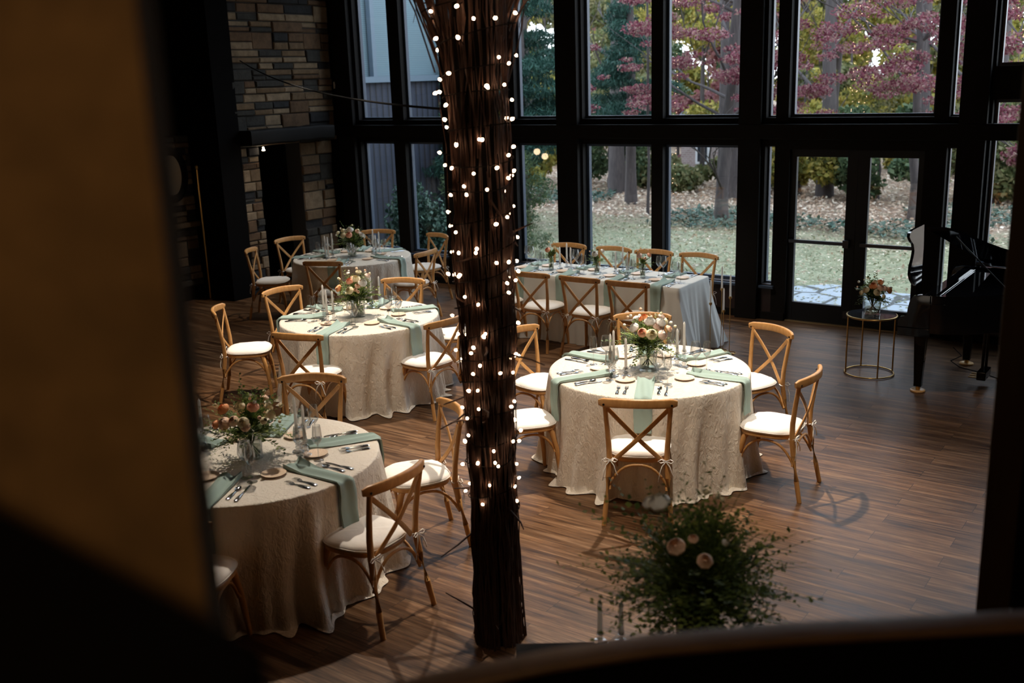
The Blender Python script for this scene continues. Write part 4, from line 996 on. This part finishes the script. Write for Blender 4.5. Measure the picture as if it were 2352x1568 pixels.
for i, (x, y, h, lb) in enumerate(((-1.885, 3.14, .145, 'left'), (-1.815, 3.185, .135, 'right'))):
    HOLD[.075].place((x, y, .7555), 0, 'glass candle holder behind the rail, the %s of two left of the blurred flowers' % lb, 'candle holders behind the rail').scale = (.8, .8, .6)
    CAND[.20].place((x, y, .7555+.045-.01), 0, 'ivory taper candle behind the rail, the %s of two left of the blurred flowers' % lb, 'tapers behind the rail').scale = (1, 1, (.150 if i == 0 else .140)/.2)

# ------------------------------------------------------------------ outdoors
GR = mat('lawn_and_leaf_litter', (.1, .12, .05), .95, spec=.1)
v = coords(GR); tcg = nd(GR, 'ShaderNodeSeparateXYZ'); lk(GR, v, tcg.inputs[0])
n1 = noise(GR, v, .9, 5, .6); n2 = noise(GR, v, 9, 5, .7); n3 = noise(GR, v, 2.2, 4, .6)
grass = ramp(GR, n2, [(.3, (.16, .17, .10)), (.55, (.28, .28, .175)), (.75, (.41, .37, .25))])
litter = ramp(GR, n2, [(.3, (.10, .062, .045)), (.5, (.22, .15, .11)), (.68, (.38, .28, .20))])
ma = nd(GR, 'ShaderNodeMapRange'); ma.inputs['From Min'].default_value = 17.0; ma.inputs['From Max'].default_value = 20.5; lk(GR, tcg.outputs['Y'], ma.inputs[0])
ad = nd(GR, 'ShaderNodeMath', operation='ADD'); lk(GR, ma.outputs[0], ad.inputs[0])
sb = nd(GR, 'ShaderNodeMapRange'); sb.inputs['From Min'].default_value = .3; sb.inputs['From Max'].default_value = .7; sb.inputs['To Min'].default_value = -.45; sb.inputs['To Max'].default_value = .45; lk(GR, n3, sb.inputs[0]); lk(GR, sb.outputs[0], ad.inputs[1]); ad.use_clamp = True
mg = nd(GR, 'ShaderNodeMix', data_type='RGBA'); lk(GR, ad.outputs[0], mg.inputs[0]); lk(GR, grass, mg.inputs[6]); lk(GR, litter, mg.inputs[7]); basec(GR, mg.outputs[2]); bump(GR, n2, .6, .04)
gx = np.linspace(-60, 30, 61); gy = np.linspace(11.83, 90, 56); P = []
for y in gy: P.append([(x, y, -.06+.03*math.sin(x*.7+y*.5)*(1 if y > 13 else 0)+.018*max(0, y-34)) for x in gx])
struct('ground', MB().grid(P), GR, smooth=60)
PA = mat('flagstone_paving', (.3, .32, .34), .7)
v = coords(PA); vo = nd(PA, 'ShaderNodeTexVoronoi', feature='DISTANCE_TO_EDGE'); vo.inputs['Scale'].default_value = 1.6; lk(PA, v, vo.inputs[0])
basec(PA, ramp(PA, vo.outputs[0], [(.0, (.05, .05, .045)), (.035, (.07, .07, .065)), (.05, (.30, .33, .36)), (1, (.38, .40, .43))])); bump(PA, vo.outputs[0], .4, .02)
pp = [(-5.6, 11.83), (-5.5, 12.9), (-5.2, 13.6), (-4.6, 14.1), (-3.6, 13.9), (-2.6, 14.2), (-1.2, 13.9), (-.4, 12.8), (-.3, 11.83)]
struct('patio', MB().prism(pp, -.10, -.012), PA, smooth=0)

def leafcloud(name, mt, parent, ells, n, size, seed, shape=.5, hang=0.0, shell=.55):
    """leaf quads scattered in ellipsoids (cx,cy,cz,rx,ry,rz)"""
    r = np.random.default_rng(seed); E_ = np.array(ells); vol = (E_[:, 3]*E_[:, 4]*E_[:, 5])**.8; idx = r.choice(len(E_), n, p=vol/vol.sum())
    d = r.normal(size=(n, 3)); d /= np.linalg.norm(d, axis=1)[:, None]; rad = shell+(1-shell)*r.random(n); rad[r.random(n) < .25] *= .7
    c = E_[idx, :3]+d*rad[:, None]*E_[idx, 3:6]
    a = r.normal(size=(n, 3)); a[:, 2] -= hang; a /= np.linalg.norm(a, axis=1)[:, None]
    b = np.cross(a, r.normal(size=(n, 3))); b /= np.linalg.norm(b, axis=1)[:, None]; nn = np.cross(a, b)
    s = size*r.uniform(.6, 1.25, n)[:, None]
    V = np.stack([c-a*s, c+b*s*shape+nn*s*.15, c+a*s, c-b*s*shape+nn*s*.15], 1).reshape(-1, 3)
    me = bpy.data.meshes.new(name); me.vertices.add(4*n); me.vertices.foreach_set('co', V.ravel().astype(np.float32))
    me.loops.add(4*n); me.loops.foreach_set('vertex_index', np.arange(4*n, dtype=np.int32)); me.polygons.add(n)
    me.polygons.foreach_set('loop_start', np.arange(0, 4*n, 4, dtype=np.int32)); me.polygons.foreach_set('loop_total', np.full(n, 4, np.int32))
    me.materials.append(mt); me.update(calc_edges=True); me.validate(); return mk(name, me, parent)
def branchtree(m, p, d, L, r, depth, rn, spread=.6, up=.1):
    pts = [Vector(p)]; d = Vector(d).normalized()
    for k in range(5):
        d = (d+Vector((rn.uniform(-.18, .18), rn.uniform(-.18, .18), rn.uniform(-.1, .14)+up*.2))).normalized(); pts.append(pts[-1]+d*L/5)
    m.tube(pts, [r*(1-.12*k) for k in range(6)], 6 if r < .05 else 10)
    if depth <= 0: return
    for q in range(rn.choice([2, 3])):
        k = rn.choice([3, 4, 5]); nd_ = (d+Vector((rn.uniform(-1, 1), rn.uniform(-1, 1), rn.uniform(-.3, .7)))*spread).normalized()
        branchtree(m, pts[k], nd_, L*rn.uniform(.6, .85), r*.55, depth-1, rn, spread, up)
LM = dict(
 grassy=leafmat('grass_blade', [(.15, .17, .09), (.26, .27, .16), (.37, .35, .22), (.47, .41, .28)], trans=.3),
 red=leafmat('red_maple_leaf', [(.09, .018, .032), (.17, .035, .055), (.25, .075, .10), (.32, .15, .15), (.36, .26, .20)], trans=.4),
 pink=leafmat('dusky_maple_leaf', [(.16, .05, .055), (.25, .09, .085), (.32, .17, .14)], trans=.4),
 yellow=leafmat('yellow_leaf', [(.12, .13, .035), (.24, .23, .05), (.42, .36, .07), (.55, .42, .13)], trans=.4),
 olive=leafmat('olive_leaf', [(.07, .09, .035), (.14, .16, .06), (.22, .21, .09), (.28, .24, .12)], trans=.35),
 green=leafmat('mid_green_leaf', [(.04, .075, .035), (.08, .12, .055), (.14, .18, .08)], trans=.3),
 teal=leafmat('dark_conifer_needles', [(.012, .04, .032), (.025, .075, .055), (.04, .10, .07)], trans=.15),
 ivy=leafmat('ivy_leaf', [(.02, .05, .035), (.04, .085, .06), (.08, .14, .10)], trans=.1),
 fallen=leafmat('fallen_leaf', [(.26, .16, .10), (.50, .34, .24), (.72, .56, .42), (.88, .78, .64)], trans=.35))
def tree(label, x, y, r, h, lean, seed, crown=None, mt=None, n=0, size=.05, cat='tree', group=None, br=3, shape=.5, blevel=(.45, .9), hang=0, spread=.6, zg=None):
    rn = random.Random(seed); zg = -.08+.018*max(0, y-34) if zg is None else zg
    e = empty('tree', (x, y, zg)); tag(e, label, cat, group)
    m = MB(); pts = [Vector((0, 0, 0))]; k_ = 8
    for k in range(1, k_+1): pts.append(Vector((lean[0]*k/k_*h+rn.uniform(-.04, .04), lean[1]*k/k_*h, h*k/k_)))
    m.tube(pts, [r*(1.25 if k == 0 else 1-.06*k) for k in range(k_+1)], 14)
    m.build('trunk', TREEBARK, e, 60)
    if br:
        m = MB()
        for q in range(br):
            k = rn.randint(int(k_*blevel[0]), int(k_*blevel[1])); a = rn.uniform(0, 2*PI)
            branchtree(m, pts[k], (math.cos(a), math.sin(a)*.6, rn.uniform(.2, .8)), h*.28*rn.uniform(.7, 1.1), r*.30, 2, rn, spread)
        m.build('branches', TREEBARK, e, 60)['kind'] = 'stuff'
    if crown:
        leafcloud('foliage', LM[mt], e, [(c[0]-x, c[1]-y, c[2]-zg, c[3], c[4], c[5]) for c in crown], n, size, seed, shape, hang)['kind'] = 'stuff'
    return e
def blobs(x0, x1, y0, y1, z0, z1, n, rmin, rmax, seed, flat=.45):
    r = random.Random(seed); return [(r.uniform(x0, x1), r.uniform(y0, y1), r.uniform(z0, z1), *(lambda q: (q, q*.8, q*flat))(r.uniform(rmin, rmax))) for _ in range(n)]
# near red maples
tree('red maple with a forked grey trunk whose wine-red crown fills the middle upper windows', -8.75, 19.6, .13, 5.5, (.05, .02), 51, blobs(-11.2, -6.9, 17.2, 20.5, 2.1, 5.4, 90, .15, .5, 1, .30), 'red', 19000, .036, br=9, blevel=(.2, .9), spread=.8)
tree('red maple behind the glass doors, its crimson crown filling the wide window above them', -5.35, 21.2, .10, 5.5, (-.03, 0), 52, blobs(-7.6, -3.4, 18.2, 21.5, 1.9, 5.2, 110, .15, .5, 2, .34), 'red', 23000, .036, br=10, blevel=(.15, .9), spread=.8)
tree('small crimson shrubby maple seen through the right-hand window', -3.0, 19.5, .05, 3.6, (.03, 0), 53, blobs(-3.9, -2.5, 18.8, 20, 1.4, 3.2, 6, .2, .45, 3, .5), 'red', 2600, .045, br=4)
for i, (x, y, mt_, lb) in enumerate(((-12.3, 26.2, 'yellow', 'slender tree with loose yellow-green leaves behind the centre window'), (-15.2, 26.5, 'olive', 'slender olive-leaved tree behind the left-centre window'), (-9.0, 26.8, 'yellow', 'slender yellow-leaved tree behind the left glass door'), (-6.3, 27.0, 'olive', 'slender olive-leaved tree behind the right glass door'))):
    tree(lb, x, y, .07, 6.5, (.01, 0), 150+i, blobs(x-1.7, x+1.7, y-.8, y+.8, 1.7, 5.8, 22, .35, .8, 160+i, .5), mt_, 9000, .065, br=8, blevel=(.25, .9))
# dark conifers at the left
for i, (x, y, w_, lb, n_, z0) in enumerate(((-12.3, 17.6, 2.2, 'dark drooping conifer behind the window right of the lit pillar', 34000, 1.2), (-11.9, 21.5, 1.4, 'dark teal conifer behind the wide left-centre window', 16000, 2.0), (-16.0, 19.5, 2.2, 'dark conifer beside the neighbouring wing at the far left', 12000, .6))):
    cr = []; rn = random.Random(i+5)
    for k in range(26):
        z = z0+k*(6.2-z0)/26; rr_ = w_*(1.05-.07*k*.6)
        a = rn.uniform(0, 6.28); cr.append((x+rr_*.5*math.cos(a), y+rr_*.5*math.sin(a), z, rr_*.55, rr_*.45, .22))
    tree(lb, x, y, .13, 7, (0, 0), 60+i, cr, 'teal', n_, .07, br=0, shape=.16, hang=1.2)
tree('feathery light green shrub low behind the window right of the lit pillar', -11.0, 15.3, .03, 1.4, (.05, 0), 64, blobs(-11.9, -10.2, 14.5, 16.2, .3, 1.9, 9, .3, .6, 9, .7), 'green', 7000, .06, cat='shrub', br=5, shape=.2)
tree('dark ivy-like shrub pressed close to the second window from the left', -10.95, 12.75, .02, 1.2, (0, 0), 66, [(-10.95, 12.75, .55, .55, .4, .7), (-10.6, 12.7, .3, .4, .35, .5), (-11.5, 13.1, .5, .5, .4, .9), (-10.3, 13.3, .3, .4, .35, .5)], 'ivy', 6500, .045, cat='shrub', br=3, shape=.6)
tree('dusty green shrub low by the long table, outside the glass', -9.7, 13.6, .02, .7, (0, 0), 65, blobs(-10.3, -9.2, 13.1, 14.1, .05, .5, 5, .2, .35, 10, .7), 'green', 2200, .04, cat='shrub', br=3, shape=.25)
# bare trunks: x, y, radius
TRK = [(-13.35, 23.4, .31, 'thick dark trunk standing on the leaf litter behind the left-centre window', 0), (-10.95, 24.6, .20, 'pale grey trunk by the neighbouring house, left of three', 0), (-10.1, 23.3, .24, 'grey trunk by the neighbouring house, right of three', .02), (-8.2, 24.3, .27, 'grey-brown trunk behind the left glass door', 0),
       (-6.15, 24.6, .20, 'slim trunk behind the right glass door', 0), (-15.0, 27, .22, 'trunk at the left, deep among the olive shrubs', 0), (-9.3, 28.0, .26, 'grey trunk behind the narrow window left of the doors', 0), (-4.6, 24.5, .28, 'dark ivy-grown trunk at the right edge of the glass doors', 0),
       (-3.6, 27.5, .24, 'grey trunk seen through the right-hand window', .01), (-2.4, 22.2, .18, 'dark trunk at the edge of the right-hand window', 0), (-12.2, 30, .25, 'distant trunk in the middle of the wood', 0), (-18, 26, .3, 'distant trunk at the far left of the wood', 0), (-6.9, 31, .25, 'distant trunk behind the glass doors', 0), (-10.6, 19.9, .045, 'thin dark sapling behind the middle window', 0)]
for i, (x, y, r, lb, ln) in enumerate(TRK): tree(lb, x, y, r*.68, 9, (ln, 0), 80+i, br=5 if i != 13 else 7, blevel=(.25, .8))
# understorey shrubs and the wood behind
r_ = random.Random(99); q = 0; used_lb = {}
cn_ = dict(yellow='yellow', olive='olive green', green='mid green', pink='dusky red')
WINX = [(-9.95, 'the far left windows'), (-8.3, 'the pillar-side window'), (-7.3, 'the left-of-centre window'), (-6.1, 'the dim-green wide window'), (-4.95, 'the centre window'), (-4.4, 'the narrow centre slit'), (-3.6, 'the left glass door'), (-2.8, 'the right glass door'), (-2.2, 'the slit by the piano'), (9, 'the right-hand window')]
for (y, x0, x1, nn, zt, col, row) in ((24.8, -19, -2.5, 9, 1.9, ['olive', 'yellow', 'green', 'olive'], 'nearest row'), (31, -25, -1, 9, 3.4, ['yellow', 'olive', 'green', 'pink', 'olive'], 'second row'), (38, -31, 1, 9, 5.8, ['olive', 'yellow', 'pink', 'yellow'], 'third row'), (47, -38, 3, 9, 8.6, ['yellow', 'olive', 'pink'], 'deepest row')):
    for k in range(nn):
        x = x0+(x1-x0)*(k+.5)/nn+r_.uniform(-.6, .6); yy = y+r_.uniform(-1, 1); mt = col[q % len(col)]; q += 1; wd = (x1-x0)/nn*.6
        zb = .018*max(0, yy-34); zt2 = .5 if (y < 30 and -12.8 < x < -9.6) else zt
        wx = x*11.66/yy; wn_ = [n_ for lim, n_ in WINX if wx < lim][0]
        sz = .085 if y < 30 else (.105 if y < 33 else (.13 if y < 40 else .18))
        tree('%s bush in the %s of the wood, beyond %s' % (cn_[mt], row, wn_), x, yy, .05, zt2, (0, 0), 200+q, blobs(x-wd, x+wd, yy-1, yy+1, zb+.2, zb+zt2, 13, wd*.28, wd*.5, 300+q, .8), mt, 6500 if y < 30 else 9000, sz, cat='bush', group='bushes in the wood', br=0, zg=zb-.05)
# ivy and fallen leaves on the ground
def ground_leaves(name, mt, n, size, x0, x1, y0, y1, seed, h=.02, dens=None):
    r = np.random.default_rng(seed); x = r.uniform(x0, x1, n); y = y0+(y1-y0)*r.random(n)
    if dens is not None:
        ph = np.sin(x*1.3+seed)+np.sin(y*1.9+x*.6)+np.sin(x*.5-y*.8+2); keep = ph > dens; x, y = x[keep], y[keep]; n = len(x)
    z = -.045+.018*np.maximum(0, y-34)+h*r.random(n); c = np.stack([x, y, z], 1); a = r.normal(size=(n, 3)); a[:, 2] *= .35; a /= np.linalg.norm(a, axis=1)[:, None]
    b = np.cross(a, [0, 0, 1]+r.normal(size=(n, 3))*.3); b /= np.linalg.norm(b, axis=1)[:, None]; s = size*r.uniform(.6, 1.3, n)[:, None]
    V = np.stack([c-a*s, c+b*s*.6, c+a*s, c-b*s*.6], 1).reshape(-1, 3); me = bpy.data.meshes.new(name); me.vertices.add(4*n); me.vertices.foreach_set('co', V.ravel().astype(np.float32))
    me.loops.add(4*n); me.loops.foreach_set('vertex_index', np.arange(4*n, dtype=np.int32)); me.polygons.add(n); me.polygons.foreach_set('loop_start', np.arange(0, 4*n, 4, dtype=np.int32)); me.polygons.foreach_set('loop_total', np.full(n, 4, np.int32))
    me.materials.append(mt); me.update(calc_edges=True); return mk(name, me)
tag(ground_leaves('fallen_leaves', LM['fallen'], 11000, .035, -22, 0, 12.6, 24, 5), 'pale fallen autumn leaves scattered over the lawn', 'leaves', kind='stuff')
tag(ground_leaves('leaf_litter', LM['fallen'], 30000, .05, -26, 1, 19.2, 30, 6, .06), 'brown leaf litter under the trees beyond the lawn', 'leaves', kind='stuff')
tag(ground_leaves('ivy', LM['ivy'], 26000, .055, -24, 0, 18.4, 23, 7, .16, .5), 'patches of dark ivy between the lawn and the trees', 'ivy', kind='stuff')
tag(ground_leaves('grass', LM['grassy'], 30000, .03, -20, 0, 12.0, 19.5, 8, .05), 'short green grass on the lawn', 'grass', kind='stuff')
# neighbouring wing seen through the two left windows: vertical boards below, window with blinds above
BRD = mat('blue_grey_boards', (.06, .06, .075), .7); v = coords(BRD); bx = nd(BRD, 'ShaderNodeTexWave', wave_type='BANDS', bands_direction='Y'); bx.inputs['Scale'].default_value = 1.9; lk(BRD, v, bx.inputs[0])
basec(BRD, ramp(BRD, bx.outputs[0], [(0, (.005, .005, .006)), (.06, (.008, .008, .011)), (.10, (.022, .026, .042)), (1, (.027, .032, .050))])); bump(BRD, bx.outputs[0], .4, .02)
wg = empty('neighbouring_wing', (-13.6, 14.5, 0)); tag(wg, 'neighbouring wing clad in dark vertical boards outside the left windows', 'building')
def wrel(m, name, mt): o = m.build(name, mt, wg, 0); o.matrix_parent_inverse = Matrix.Translation(-Vector(wg.location)); return o
wrel(MB().box(-14.2, -13.6, 11.9, 17.2, -.1, 2.95), 'board_wall', BRD)
wrel(MB().box(-14.2, -13.55, 11.9, 12.5, 2.95, 6).box(-14.2, -13.6, 16.9, 17.2, 2.95, 6), 'upper_wall', BRD)
wrel(MB().box(-13.62, -13.50, 12.5, 16.9, 2.95, 3.06).box(-13.62, -13.52, 12.5, 12.62, 3.06, 6).box(-13.62, -13.52, 14.6, 14.7, 3.06, 6), 'window_trim', mat('pale_blue_trim', (.12, .16, .20), .5))
SID = mat('pale_blinds', (.30, .36, .40), .6); v = coords(SID); bz_ = nd(SID, 'ShaderNodeTexWave', wave_type='BANDS', bands_direction='Z'); bz_.inputs['Scale'].default_value = 9; lk(SID, v, bz_.inputs[0]); basec(SID, ramp(SID, bz_.outputs[0], [(0, (.090, .135, .160)), (1, (.14, .205, .235))]))
wrel(MB().box(-13.75, -13.66, 12.5, 16.9, 3.0, 6), 'window_blinds', SID)
leafcloud('ivy_vine', LM['ivy'], wg, [(0.15, 2.2, .3+k*.35, .12, .5-.03*k, .3) for k in range(10)], 1500, .05, 77)['kind'] = 'stuff'
# pale house far beyond the trees
hs = empty('pale_brick_house', (-12.2, 29.0, .05)); tag(hs, 'pale brick house glimpsed between the trunks behind the middle window', 'building')
BRK = mat('pale_brick', (.34, .27, .26), .9); v = coords(BRK); bk = nd(BRK, 'ShaderNodeTexBrick'); bk.inputs['Scale'].default_value = 4; bk.inputs['Color1'].default_value = (.36, .28, .27, 1); bk.inputs['Color2'].default_value = (.28, .21, .20, 1); bk.inputs['Mortar'].default_value = (.45, .42, .42, 1)
rx_ = nd(BRK, 'ShaderNodeMapping'); rx_.inputs['Rotation'].default_value = (PI/2, 0, 0); lk(BRK, v, rx_.inputs[0]); lk(BRK, rx_.outputs[0], bk.inputs[0]); basec(BRK, bk.outputs[0])
MB().box(-2.0, 1.6, -.2, 1.4, 0, 1.5).build('wall', BRK, hs, 0)
WT = mat('white_trim', (.7, .72, .76), .6)
for x in (-1.5, -.3, .9): 
    f_ = MB().box(x, x+.45, -.24, -.19, .2, 1.4).build('window_frame', WT, hs, 0); MB().box(x+.07, x+.38, -.25, -.24, .27, 1.33).build('pane', mat('dark_pane', (.03, .035, .045), .1), f_, 0)
m = MB(); m.add([(-2.2, -.4, 1.48), (1.8, -.4, 1.48), (1.8, .6, 1.85), (-2.2, .6, 1.85), (-2.2, 1.6, 1.48), (1.8, 1.6, 1.48)], [(0, 1, 2, 3), (3, 2, 5, 4), (0, 3, 4), (1, 5, 2)]); m.build('roof', mat('slate_roof', (.10, .10, .12), .9), hs, 0)
